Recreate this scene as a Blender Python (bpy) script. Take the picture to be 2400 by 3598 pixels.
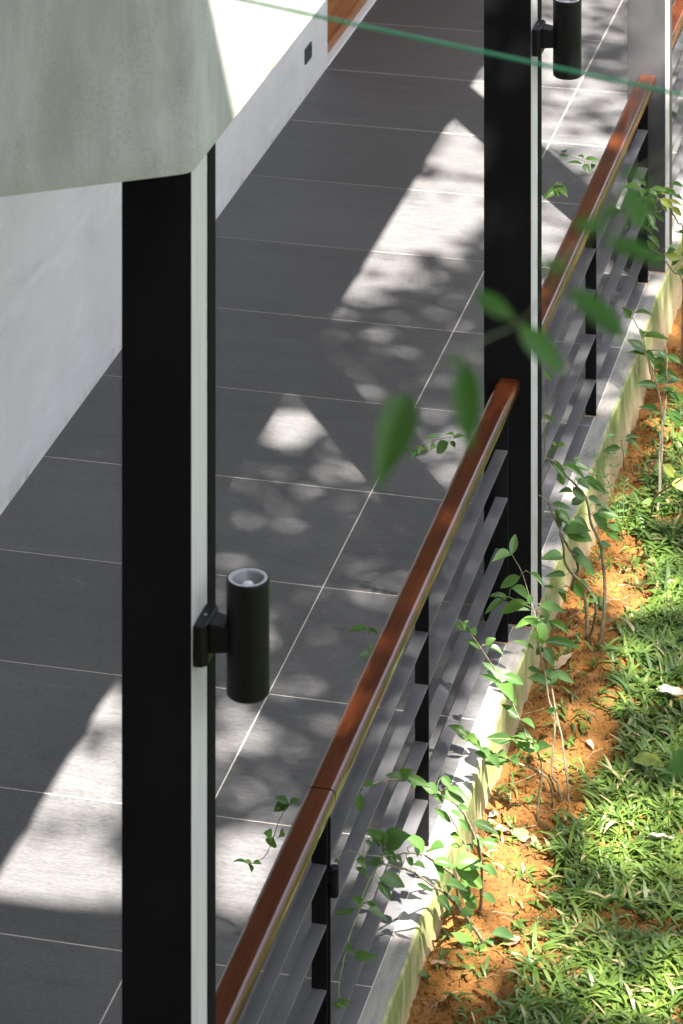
import bpy, bmesh, math, random
import numpy as np
from mathutils import Vector, Matrix
for o in list(bpy.data.objects): bpy.data.objects.remove(o)
scene = bpy.context.scene
col = scene.collection
R = math.radians
random.seed(7)
rng = np.random.default_rng(11)

# ---------------------------------------------------------------- camera
cam = bpy.data.cameras.new('camera')
cam.sensor_fit = 'HORIZONTAL'
cam.sensor_width = 36.0
cam.lens = 185.76
cam.shift_x = 0.0
cam.shift_y = -2.3888
cam.clip_start = 0.05
cam.clip_end = 400
cam.dof.use_dof = True
cam.dof.focus_distance = 12.4
cam.dof.aperture_fstop = 13.0
camo = bpy.data.objects.new('camera', cam)
col.objects.link(camo)
camo.location = (0, 0, 6.4)
camo.rotation_euler = (R(90), 0, R(13.5956))
scene.camera = camo

# ---------------------------------------------------------------- light
SH = Vector((0.559, -0.829, 0)).normalized()
TE = 1.3367
ELEV = math.atan(TE)
world = bpy.data.worlds.new('World')
scene.world = world
world.use_nodes = True
nt = world.node_tree
bg = nt.nodes['Background']
sky = nt.nodes.new('ShaderNodeTexSky')
sky.sky_type = 'NISHITA'
sky.sun_disc = False
sky.sun_elevation = ELEV
sky.sun_rotation = math.atan2(SH.x, SH.y)
sky.air_density = 1.0
sky.dust_density = 2.0
sky.ozone_density = 1.0
hs = nt.nodes.new('ShaderNodeHueSaturation')
hs.inputs['Saturation'].default_value = 0.42
nt.links.new(sky.outputs[0], hs.inputs['Color'])
nt.links.new(hs.outputs[0], bg.inputs[0])
bg.inputs[1].default_value = 0.092
sun = bpy.data.lights.new('sun', 'SUN')
sun.energy = 5.0
sun.angle = R(0.53)
sun.color = (1.0, 0.93, 0.86)
suno = bpy.data.objects.new('sun', sun)
col.objects.link(suno)
sdir = Vector((SH.x * math.cos(ELEV), SH.y * math.cos(ELEV), math.sin(ELEV)))
suno.rotation_euler = sdir.to_track_quat('Z', 'Y').to_euler()
suno.location = (6, -6, 14)
scene.view_settings.view_transform = 'Standard'
scene.view_settings.look = 'None'
scene.view_settings.gamma = 1.0
scene.view_settings.use_curve_mapping = False
scene.view_settings.exposure = 3.06

# ---------------------------------------------------------------- data (world coordinates, millimetres)
PLANTS={
 'A':([[45,15,[[-2175,11832,-190],[-2155,11782,-59],[-2145,11760,0],[-2150,11734,59],[-2163,11707,111],[-2182,11689,133],[-2189,11668,176],[-2216,11613,283],[-2246,11558,387],[-2299,11472,539],[-2360,11392,664]]],[45,20,[[-2137,11917,-190],[-2133,11851,-93],[-2155,11795,-29],[-2201,11711,37],[-2267,11598,116],[-2287,11561,141],[-2315,11499,202],[-2336,11452,247],[-2360,11404,288]]],[20,12,[[-2170,11609,171],[-2209,11556,201],[-2292,11444,252],[-2370,11335,281]]]],
[[-2299,11472,539,-2284,11486,542,-2258,11494,563,70,0],[-2299,11472,539,-2278,11491,536,-2228,11494,519,35,0],[-2299,11472,539,-2300,11462,537,-2346,11447,572,25,0],[-2350,11405,643,-2350,11421,632,-2333,11429,645,50,1],[-2350,11405,643,-2349,11415,635,-2325,11405,622,40,1],[-2255,11544,412,-2240,11548,414,-2174,11573,386,35,0],[-2264,11529,438,-2307,11511,428,-2255,11544,393,20,0]]),
 'B':([[50,13,[[-2110,11947,-190],[-2131,11958,-142],[-2149,11965,-111],[-2147,11996,-14],[-2146,12012,34],[-2153,12019,61],[-2172,12030,109],[-2191,12052,193],[-2214,12072,272],[-2225,12090,337],[-2239,12099,377],[-2282,12123,483],[-2330,12136,551]]],[50,20,[[-2084,11941,-190],[-2098,11972,-121],[-2122,12016,-21],[-2142,12039,34],[-2173,12080,133],[-2200,12116,221]]],[20,12,[[-2280,12387,217],[-2292,12358,246],[-2326,12295,297],[-2353,12247,332],[-2368,12223,344],[-2400,12170,373]]]],
[[-2282,12123,483,-2291,12131,466,-2361,12136,420,35,0],[-2282,12123,483,-2260,12149,474,-2209,12126,446,30,0],[-2353,12247,332,-2345,12255,363,-2293,12290,314,40,0],[-2253,12107,412,-2254,12098,425,-2251,12098,391,60,0],[-2304,12337,263,-2301,12333,277,-2394,12323,235,32,1],[-2290,12363,242,-2300,12379,229,-2374,12356,230,20,0],[-2239,12099,377,-2210,12096,396,-2129,12074,392,35,0],[-2282,12382,222,-2262,12389,241,-2243,12413,180,45,1],[-2225,12090,337,-2214,12089,342,-2294,12075,314,30,1],[-2225,12090,337,-2205,12097,333,-2201,12072,270,50,1],[-2225,12090,337,-2182,12111,332,-2117,12105,302,30,1],[-2225,12090,337,-2184,12101,337,-2170,12117,303,60,0],[-2210,12069,259,-2198,12076,252,-2229,12083,227,50,0],[-2210,12069,259,-2194,12078,258,-2159,12053,212,50,0],[-2214,12072,272,-2196,12080,276,-2080,12129,249,22,0],[-2210,12069,259,-2230,12071,251,-2302,12082,266,20,0],[-2195,12055,206,-2245,12033,199,-2196,12025,190,30,0],[-2191,12052,193,-2196,12064,180,-2155,12081,139,50,0],[-2182,12092,163,-2174,12101,161,-2101,12124,124,30,0],[-2366,12227,342,-2369,12243,334,-2418,12237,337,35,0],[-2361,12235,338,-2362,12241,323,-2386,12232,353,40,0],[-2366,12227,342,-2368,12237,331,-2426,12201,293,30,0]]),
 'D':([[50,20,[[-2244,11199,-190],[-2199,10980,103],[-2198,10833,283],[-2205,10752,376],[-2221,10676,454],[-2242,10615,503],[-2275,10516,585],[-2299,10452,630],[-2328,10380,668],[-2347,10333,690],[-2379,10249,719],[-2400,10190,734]]],[20,15,[[-2220,10863,205],[-2255,10849,282],[-2290,10835,364]]],[12,8,[[-2268,11237,-190],[-2263,11148,94],[-2262,11112,207],[-2269,11090,267],[-2278,11059,355],[-2280,11040,411]]]],
[[-2199,10980,103,-2199,10991,94,-2237,10958,93,50,0],[-2328,10380,668,-2327,10389,676,-2289,10367,708,50,0],[-2323,10392,661,-2324,10387,677,-2249,10417,644,25,0],[-2275,10516,585,-2274,10529,587,-2246,10534,560,50,0],[-2259,10565,544,-2241,10588,580,-2210,10565,562,50,0],[-2248,10598,517,-2235,10617,532,-2164,10601,516,25,0],[-2253,10582,530,-2249,10602,524,-2179,10621,492,30,0],[-2259,10565,544,-2266,10572,524,-2242,10607,497,55,0],[-2284,10838,351,-2321,10843,334,-2276,10868,286,25,0],[-2216,10701,428,-2219,10692,433,-2181,10683,436,40,0],[-2278,10840,337,-2267,10835,342,-2225,10814,333,40,0],[-2261,10847,296,-2246,10847,310,-2211,10875,259,25,0],[-2263,11130,150,-2253,11126,151,-2180,11120,134,35,0],[-2243,10854,256,-2245,10858,253,-2277,10870,245,45,1],[-2232,10858,231,-2243,10875,209,-2278,10875,208,35,1],[-2198,10858,253,-2198,10869,250,-2168,10834,239,50,0],[-2226,10860,218,-2222,10872,222,-2202,10859,215,60,0],[-2397,10199,732,-2412,10206,707,-2410,10201,661,50,0],[-2393,10209,729,-2399,10215,739,-2369,10191,744,50,0],[-2244,11199,-190,-2230,11204,-194,-2178,11200,-225,55,1]]),
 'E':([[60,18,[[-2193,11005,-190],[-2191,10966,-138],[-2216,10841,3],[-2234,10764,87],[-2261,10671,180],[-2281,10619,223],[-2295,10577,261],[-2323,10499,328],[-2347,10441,367],[-2375,10376,408],[-2373,10345,447],[-2360,10299,509]]],[50,14,[[-2276,11194,-190],[-2291,11106,-127],[-2263,10860,118],[-2272,10766,194],[-2293,10593,325],[-2304,10526,369],[-2316,10454,407],[-2330,10375,446],[-2351,10245,507],[-2380,10052,615]]],[20,12,[[-2360,10324,439],[-2377,10288,450],[-2386,10234,444],[-2392,10173,434],[-2390,10120,423],[-2393,10029,408],[-2391,9930,390],[-2384,9844,375],[-2370,9765,361]]],[50,40,[[-2244,11199,-190],[-2236,11151,-138],[-2183,10903,127],[-2168,10808,227],[-2150,10674,364]]],[15,10,[[-2300,10380,450],[-2307,10385,461],[-2300,10392,466]]]],
[[-2362,10306,499,-2363,10299,509,-2399,10262,568,40,0],[-2362,10306,499,-2362,10321,497,-2302,10334,528,60,0],[-2297,10571,339,-2294,10564,352,-2342,10539,414,40,0],[-2293,10593,325,-2291,10598,336,-2238,10577,369,75,1],[-2301,10391,465,-2286,10407,455,-2273,10373,450,40,0],[-2286,10651,281,-2286,10653,279,-2219,10662,269,35,1],[-2269,10797,169,-2250,10805,193,-2164,10825,196,50,1],[-2268,10813,156,-2254,10829,168,-2179,10874,93,38,1],[-2286,10651,281,-2285,10650,276,-2259,10660,215,40,0],[-2181,10887,144,-2174,10879,151,-2133,10918,112,40,0],[-2264,10662,187,-2251,10665,207,-2183,10659,199,38,0],[-2268,10901,77,-2264,10919,68,-2222,10928,11,45,0],[-2261,10671,180,-2246,10679,194,-2243,10693,159,60,1],[-2282,11024,-45,-2264,11019,-28,-2223,11037,-73,50,1],[-2264,10662,187,-2271,10662,170,-2230,10633,150,45,0],[-2248,10717,133,-2247,10728,128,-2211,10762,83,35,0],[-2218,11068,-49,-2211,11066,-44,-2172,11078,-68,50,1],[-2383,10252,446,-2363,10256,435,-2293,10284,410,48,0],[-2386,10234,444,-2366,10251,426,-2323,10232,391,40,0],[-2366,10312,442,-2369,10327,436,-2413,10320,439,60,0],[-2337,10332,466,-2339,10342,458,-2314,10365,425,40,0],[-2321,10428,420,-2320,10431,404,-2301,10448,378,50,0],[-2323,10499,328,-2319,10516,338,-2276,10488,348,40,0],[-2362,10306,499,-2371,10320,488,-2327,10315,450,45,0],[-2375,10085,597,-2391,10085,586,-2359,10058,579,50,0],[-2375,10085,597,-2397,10090,553,-2353,10077,539,25,0],[-2305,10551,283,-2318,10564,255,-2264,10552,244,22,0],[-2375,10085,597,-2368,10093,636,-2346,10083,623,40,0],[-2156,10719,318,-2145,10718,322,-2097,10725,313,50,0],[-2165,10785,250,-2146,10798,244,-2112,10812,250,35,0],[-2228,10790,59,-2229,10794,51,-2184,10769,66,50,0],[-2234,10764,87,-2252,10764,70,-2276,10753,50,40,0],[-2391,10147,428,-2379,10163,414,-2341,10156,401,40,0],[-2391,10147,428,-2407,10133,440,-2396,10130,422,70,0],[-2278,11180,-179,-2278,11176,-185,-2226,11199,-249,50,0],[-2216,10841,3,-2219,10858,-7,-2205,10846,-41,40,0],[-2192,10979,-155,-2222,10972,-163,-2277,10939,-106,40,1],[-2192,10979,-155,-2206,10980,-163,-2265,10926,-155,30,0],[-2195,10945,-114,-2163,10959,-105,-2090,11002,-142,38,0],[-2191,10972,-147,-2188,10980,-152,-2092,11014,-198,28,0],[-2193,11005,-190,-2174,11028,-203,-2133,11057,-272,40,0],[-2193,11005,-190,-2229,11009,-211,-2193,11034,-267,60,0],[-2191,10966,-138,-2185,10982,-132,-2158,10962,-137,60,0],[-2192,10992,-173,-2163,11003,-167,-2132,10991,-188,40,1],[-2362,10306,499,-2361,10304,509,-2361,10302,545,60,0],[-2362,10306,499,-2372,10303,503,-2407,10296,548,40,0],[-2362,10306,499,-2363,10314,504,-2294,10292,554,60,0],[-2390,10120,423,-2391,10123,424,-2411,10102,457,50,0],[-2391,10105,420,-2410,10112,414,-2456,10061,426,20,0],[-2390,10120,423,-2368,10120,421,-2310,10128,390,30,0],[-2391,10147,428,-2380,10151,420,-2346,10165,396,25,0],[-2392,9963,396,-2396,9962,398,-2369,9937,394,50,0],[-2391,9930,390,-2370,9953,375,-2305,9941,388,35,0],[-2372,9778,363,-2372,9773,356,-2331,9758,355,20,0],[-2372,9778,363,-2376,9778,342,-2347,9756,346,50,1],[-2372,9778,363,-2377,9783,339,-2381,9809,303,50,1],[-2375,10085,597,-2455,10059,584,-2439,10049,587,50,0]]),
 'F':([[75,20,[[-2156,12986,-190],[-2127,12962,-5],[-2134,12926,205],[-2143,12916,249],[-2155,12907,282],[-2167,12898,315],[-2184,12876,417],[-2215,12859,469],[-2249,12841,506],[-2277,12825,550],[-2308,12810,580],[-2330,12800,586]]],[75,20,[[-2206,13018,-190],[-2197,12941,13],[-2240,12900,68],[-2213,12870,158],[-2223,12846,212],[-2253,12806,284],[-2265,12781,338],[-2286,12744,412],[-2304,12714,470],[-2330,12689,501]]],[60,40,[[-2195,13020,-190],[-2148,12857,55],[-2216,12673,250],[-2217,12583,370],[-2220,12515,460]]]],
[[-2265,12781,338,-2256,12800,337,-2163,12850,281,45,1],[-2263,12785,329,-2256,12781,336,-2159,12767,356,35,0],[-2217,12628,310,-2228,12643,306,-2296,12611,313,50,1],[-2228,12839,224,-2222,12839,223,-2147,12840,167,38,1],[-2205,12703,218,-2229,12708,210,-2288,12660,225,25,0],[-2231,12890,98,-2231,12895,95,-2203,12907,39,50,1],[-2194,12734,185,-2199,12745,179,-2146,12712,171,35,0],[-2171,12795,120,-2173,12810,98,-2145,12804,104,50,0],[-2233,12833,236,-2231,12836,240,-2189,12844,228,40,0],[-2160,12826,87,-2162,12824,73,-2137,12852,62,60,1],[-2283,12750,400,-2274,12748,402,-2227,12755,377,50,0],[-2240,12900,68,-2294,12882,64,-2252,12894,53,25,1],[-2240,12900,68,-2295,12905,46,-2272,12932,-5,40,0],[-2240,12900,68,-2304,12879,74,-2340,12872,77,25,0],[-2220,12856,475,-2230,12859,463,-2189,12848,426,50,0],[-2210,12862,460,-2232,12859,446,-2285,12871,439,40,0],[-2226,12853,481,-2213,12851,499,-2165,12828,481,50,0],[-2215,12859,469,-2181,12857,493,-2109,12894,441,30,0],[-2215,12859,469,-2192,12884,493,-2132,12871,465,30,0],[-2272,12828,543,-2264,12828,554,-2181,12817,517,28,0],[-2268,12831,536,-2282,12835,522,-2261,12832,482,60,0],[-2303,12813,575,-2311,12826,567,-2250,12810,516,30,0],[-2263,12833,528,-2232,12858,544,-2171,12862,532,35,0],[-2194,12871,434,-2238,12875,392,-2195,12901,405,60,0],[-2184,12876,417,-2180,12895,416,-2133,12899,396,50,0],[-2178,12884,383,-2150,12899,390,-2091,12910,368,30,0],[-2173,12891,349,-2149,12892,363,-2070,12904,353,38,1],[-2173,12891,349,-2163,12912,346,-2112,12948,278,50,1],[-2159,12904,293,-2107,12907,321,-2066,12922,292,45,1],[-2151,12910,271,-2119,12917,285,-2058,12896,264,35,1],[-2141,12917,242,-2149,12910,241,-2099,12937,224,35,1],[-2265,12781,338,-2259,12801,329,-2167,12817,328,38,0],[-2259,12793,311,-2245,12798,318,-2156,12813,298,38,1],[-2289,12739,422,-2272,12758,420,-2228,12780,365,42,0],[-2298,12724,451,-2282,12720,460,-2212,12707,453,25,0],[-2173,12891,349,-2231,12893,337,-2181,12897,301,40,0],[-2289,12739,422,-2277,12752,426,-2257,12770,350,22,0],[-2223,12846,212,-2221,12856,208,-2158,12881,159,35,1],[-2217,12628,310,-2229,12632,310,-2291,12588,324,50,1],[-2233,12833,236,-2227,12830,243,-2193,12868,222,40,0],[-2326,12802,585,-2328,12792,910,-2299,12817,866,30,0],[-2326,12802,585,-2334,12803,745,-2290,12786,716,25,0],[-2308,12810,580,-2298,12809,645,-2282,12817,624,50,1],[-2308,12810,580,-2274,12809,638,-2250,12788,646,60,1],[-2308,12810,580,-2298,12812,604,-2274,12791,636,50,0],[-2263,12833,528,-2218,12856,560,-2218,12856,577,90,1]]),
 'H':([[60,15,[[-2127,14237,-280],[-2125,14327,-161],[-2136,14397,-62],[-2136,14472,40],[-2159,14527,124],[-2183,14558,172],[-2232,14612,258],[-2250,14645,309],[-2283,14672,354],[-2330,14700,397]]],[50,20,[[-2121,14246,-280],[-2133,14406,-178],[-2149,14575,-65],[-2154,14712,28],[-2165,14802,93],[-2172,14853,129],[-2200,14946,200]]],[50,30,[[-2152,14280,-280],[-2119,14097,-143],[-2088,13974,-51],[-1966,13661,151],[-1916,13529,235]]]],
[[-2143,14490,68,-2159,14504,54,-2224,14459,85,30,0],[-2158,14742,49,-2174,14729,57,-2105,14731,2,30,0],[-2151,14643,-19,-2137,14640,-9,-2086,14679,-81,40,1],[-2152,14666,-3,-2133,14662,-10,-2082,14700,-51,30,0],[-2156,14727,39,-2117,14736,41,-2089,14753,-2,50,1],[-2139,14462,-141,-2129,14454,-139,-2084,14453,-182,50,2],[-1966,13661,151,-1972,13674,155,-1933,13649,135,80,2],[-2127,14326,-229,-2100,14335,-229,-2057,14346,-255,30,2],[-2299,14681,368,-2287,14685,382,-2207,14679,386,25,0],[-2299,14681,368,-2302,14682,364,-2328,14650,410,40,0],[-2247,14639,301,-2241,14637,302,-2255,14642,334,40,0],[-2247,14639,301,-2240,14643,302,-2141,14647,300,18,0],[-2250,14645,309,-2243,14666,305,-2227,14693,293,50,0],[-2177,14868,141,-2173,14866,139,-2116,14883,109,35,0],[-2158,14742,49,-2155,14743,43,-2116,14738,59,50,2],[-2156,14727,39,-2162,14723,46,-2119,14745,13,30,0]]),
 'W':([[35,13,[[-2328,15473,-280],[-2322,15398,-180],[-2323,15334,-98],[-2286,15278,-121],[-2300,15209,-42],[-2309,15148,29],[-2313,15086,106],[-2327,15007,197],[-2360,14886,324]]],[20,15,[[-2339,14753,-280],[-2264,14241,-1],[-2200,13807,233]]]],
[[-2211,13879,194,-2232,13891,206,-2271,13851,223,25,0],[-2211,13879,194,-2198,13885,211,-2147,13906,209,25,0],[-2253,14169,38,-2263,14179,34,-2327,14152,26,30,0],[-2211,13879,194,-2199,13891,197,-2142,13911,162,30,0],[-2264,14241,-1,-2258,14243,-1,-2241,14251,-21,50,0],[-2339,14753,-280,-2351,14757,-302,-2416,14749,-285,20,0],[-2328,15473,-280,-2326,15464,-276,-2314,15474,-323,70,0],[-2288,15266,-108,-2277,15269,-107,-2222,15272,-150,35,0],[-2286,15278,-121,-2268,15285,-112,-2198,15328,-147,25,0],[-2339,14753,-280,-2341,14763,-308,-2307,14773,-347,50,2],[-2343,14947,260,-2346,14961,252,-2363,14922,260,40,0],[-2304,15179,-6,-2308,15174,-2,-2376,15123,28,20,0],[-2304,15179,-6,-2294,15186,-3,-2227,15200,-10,28,0],[-2304,15179,-6,-2301,15180,-4,-2262,15189,-56,45,0],[-2301,15199,-30,-2277,15215,-26,-2236,15242,-59,40,0],[-2288,15266,-108,-2273,15261,-98,-2185,15241,-110,30,0],[-2288,15266,-108,-2278,15260,-100,-2217,15238,-135,30,0],[-2293,15243,-81,-2289,15258,-82,-2240,15252,-77,40,0],[-2307,15159,17,-2293,15167,23,-2266,15162,31,40,0],[-2328,15473,-280,-2328,15469,-277,-2291,15436,-294,60,0]]),
 'U':([[40,20,[[-2241,15750,-280],[-2217,15651,131],[-2257,15620,198],[-2295,15591,260],[-2327,15568,305],[-2360,15547,339]]],[40,12,[[-2249,15874,-280],[-2202,15550,384],[-2218,15507,457],[-2243,15457,534],[-2268,15428,565],[-2292,15396,603],[-2311,15374,625],[-2336,15349,642],[-2358,15322,672],[-2380,15299,688]]],[20,12,[[-2300,15692,459],[-2322,15640,450],[-2337,15614,458],[-2349,15540,430],[-2360,15504,419]]],[15,10,[[-2300,15450,576],[-2308,15492,583],[-2300,15537,583]]]],
[[-2347,15335,657,-2337,15355,668,-2373,15354,697,40,0],[-2340,15344,647,-2329,15345,656,-2289,15334,642,55,1],[-2324,15361,634,-2315,15357,660,-2249,15345,660,30,1],[-2304,15515,583,-2308,15522,582,-2240,15549,584,35,2],[-2301,15530,583,-2286,15532,590,-2221,15528,571,30,1],[-2300,15450,576,-2311,15461,571,-2350,15480,568,25,0],[-2300,15450,576,-2311,15439,554,-2361,15386,600,25,0],[-2332,15353,639,-2345,15363,595,-2307,15364,537,45,0],[-2300,15450,576,-2313,15449,550,-2301,15455,526,45,0],[-2341,15589,449,-2374,15594,459,-2336,15562,406,50,0],[-2339,15601,454,-2339,15621,449,-2298,15658,403,25,0],[-2349,15540,430,-2334,15546,422,-2310,15542,403,40,0],[-2356,15516,423,-2364,15512,429,-2333,15519,390,30,0],[-2358,15510,421,-2354,15507,390,-2303,15515,340,35,0],[-2288,15402,597,-2289,15419,589,-2232,15425,556,45,2],[-2272,15423,571,-2263,15440,580,-2185,15427,569,30,2],[-2311,15666,455,-2321,15681,461,-2291,15651,449,40,1],[-2247,15453,539,-2242,15450,546,-2200,15470,508,40,2],[-2301,15530,583,-2249,15541,622,-2200,15516,622,35,1],[-2260,15438,554,-2224,15439,600,-2190,15462,578,50,0],[-2210,15529,420,-2226,15515,414,-2193,15481,424,60,0],[-2306,15583,275,-2294,15605,278,-2236,15633,253,50,2],[-2300,15587,268,-2279,15593,293,-2243,15571,315,50,1],[-2270,15610,219,-2265,15628,223,-2226,15652,253,35,0],[-2295,15591,260,-2300,15600,256,-2346,15584,258,35,1],[-2311,15580,283,-2270,15596,316,-2245,15631,308,40,1],[-2257,15620,198,-2236,15631,205,-2209,15598,198,60,0],[-2210,15604,275,-2236,15590,308,-2209,15596,282,50,2],[-2257,15620,198,-2230,15639,219,-2216,15645,199,60,2],[-2358,15510,421,-2457,15499,435,-2437,15480,428,60,0],[-2241,15750,-280,-2241,15745,-261,-2260,15761,-299,70,2]]),
 'M':([[16,10,[[-2450,9861,840],[-2540,9977,779],[-2579,10026,750],[-2609,10074,704],[-2654,10169,604],[-2690,10256,511],[-2720,10319,445],[-2757,10388,372],[-2816,10464,305],[-2840,10493,288]]]],
[[-2579,10026,750,-2586,10036,746,-2623,10010,734,60,0],[-2579,10026,750,-2587,10030,753,-2616,10007,773,50,0],[-2579,10026,750,-2583,10033,753,-2556,10039,759,50,0],[-2690,10256,511,-2694,10263,507,-2708,10283,468,70,1],[-2690,10256,511,-2699,10273,503,-2708,10229,539,50,1],[-2684,10242,527,-2674,10246,519,-2646,10209,549,60,1],[-2836,10488,291,-2837,10489,290,-2882,10494,290,20,0],[-2816,10464,305,-2819,10474,301,-2838,10467,309,50,1],[-2832,10483,294,-2831,10476,298,-2824,10494,263,45,1],[-2806,10451,316,-2808,10460,313,-2781,10443,321,40,1]]),
 'J':([[14,10,[[-2440,15171,796],[-2551,15204,761],[-2625,15227,729],[-2663,15241,704],[-2697,15254,674],[-2720,15261,665]]]],
[[-2716,15260,667,-2722,15272,661,-2761,15220,629,40,1],[-2716,15260,667,-2715,15256,670,-2670,15281,640,40,1],[-2712,15259,668,-2709,15251,666,-2665,15225,642,40,1],[-2716,15260,667,-2721,15264,660,-2748,15266,626,50,0],[-2716,15260,667,-2717,15268,659,-2705,15227,640,50,1],[-2716,15260,667,-2728,15255,675,-2687,15273,673,40,1]]),
 'J2':([[14,8,[[-2440,15171,787],[-2535,15212,795],[-2601,15240,797],[-2658,15265,801],[-2750,15304,812]]]],
[[-2590,15236,796,-2592,15236,786,-2569,15210,760,60,0],[-2601,15240,797,-2599,15230,787,-2657,15191,803,20,0],[-2590,15236,796,-2590,15254,802,-2530,15226,812,25,0],[-2601,15240,797,-2596,15248,807,-2625,15265,808,40,0],[-2557,15222,795,-2560,15232,773,-2539,15213,790,60,0],[-2689,15278,804,-2689,15288,808,-2687,15251,834,50,0],[-2674,15271,803,-2674,15276,797,-2704,15243,811,30,0]]),
 'K':([[16,10,[[-2450,12227,859],[-2531,12297,867],[-2582,12332,838],[-2648,12378,800],[-2733,12440,737],[-2800,12486,698]]]],
[[-2531,12297,867,-2534,12313,855,-2572,12324,839,50,0],[-2582,12332,838,-2585,12345,817,-2566,12332,801,60,0],[-2593,12340,832,-2595,12354,808,-2642,12372,760,50,0],[-2626,12363,813,-2629,12363,820,-2677,12346,815,25,0],[-2662,12389,789,-2649,12386,777,-2657,12347,778,50,0],[-2705,12420,758,-2700,12433,744,-2710,12389,746,50,0],[-2733,12440,737,-2727,12450,725,-2743,12409,714,40,0],[-2756,12456,724,-2755,12466,719,-2796,12468,702,30,0],[-2733,12440,737,-2733,12459,730,-2699,12451,734,40,0],[-2565,12321,848,-2564,12322,850,-2591,12300,860,30,0]]),
 'L':([[14,10,[[-2450,11118,673],[-2599,11169,655],[-2620,11196,689]]]],
[[-2616,11192,683,-2623,11202,689,-2683,11201,677,35,0],[-2616,11192,683,-2617,11185,698,-2580,11173,698,30,0],[-2599,11169,655,-2603,11159,634,-2629,11125,641,40,0],[-2599,11169,655,-2612,11178,631,-2601,11207,647,30,0]]),
}
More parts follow.
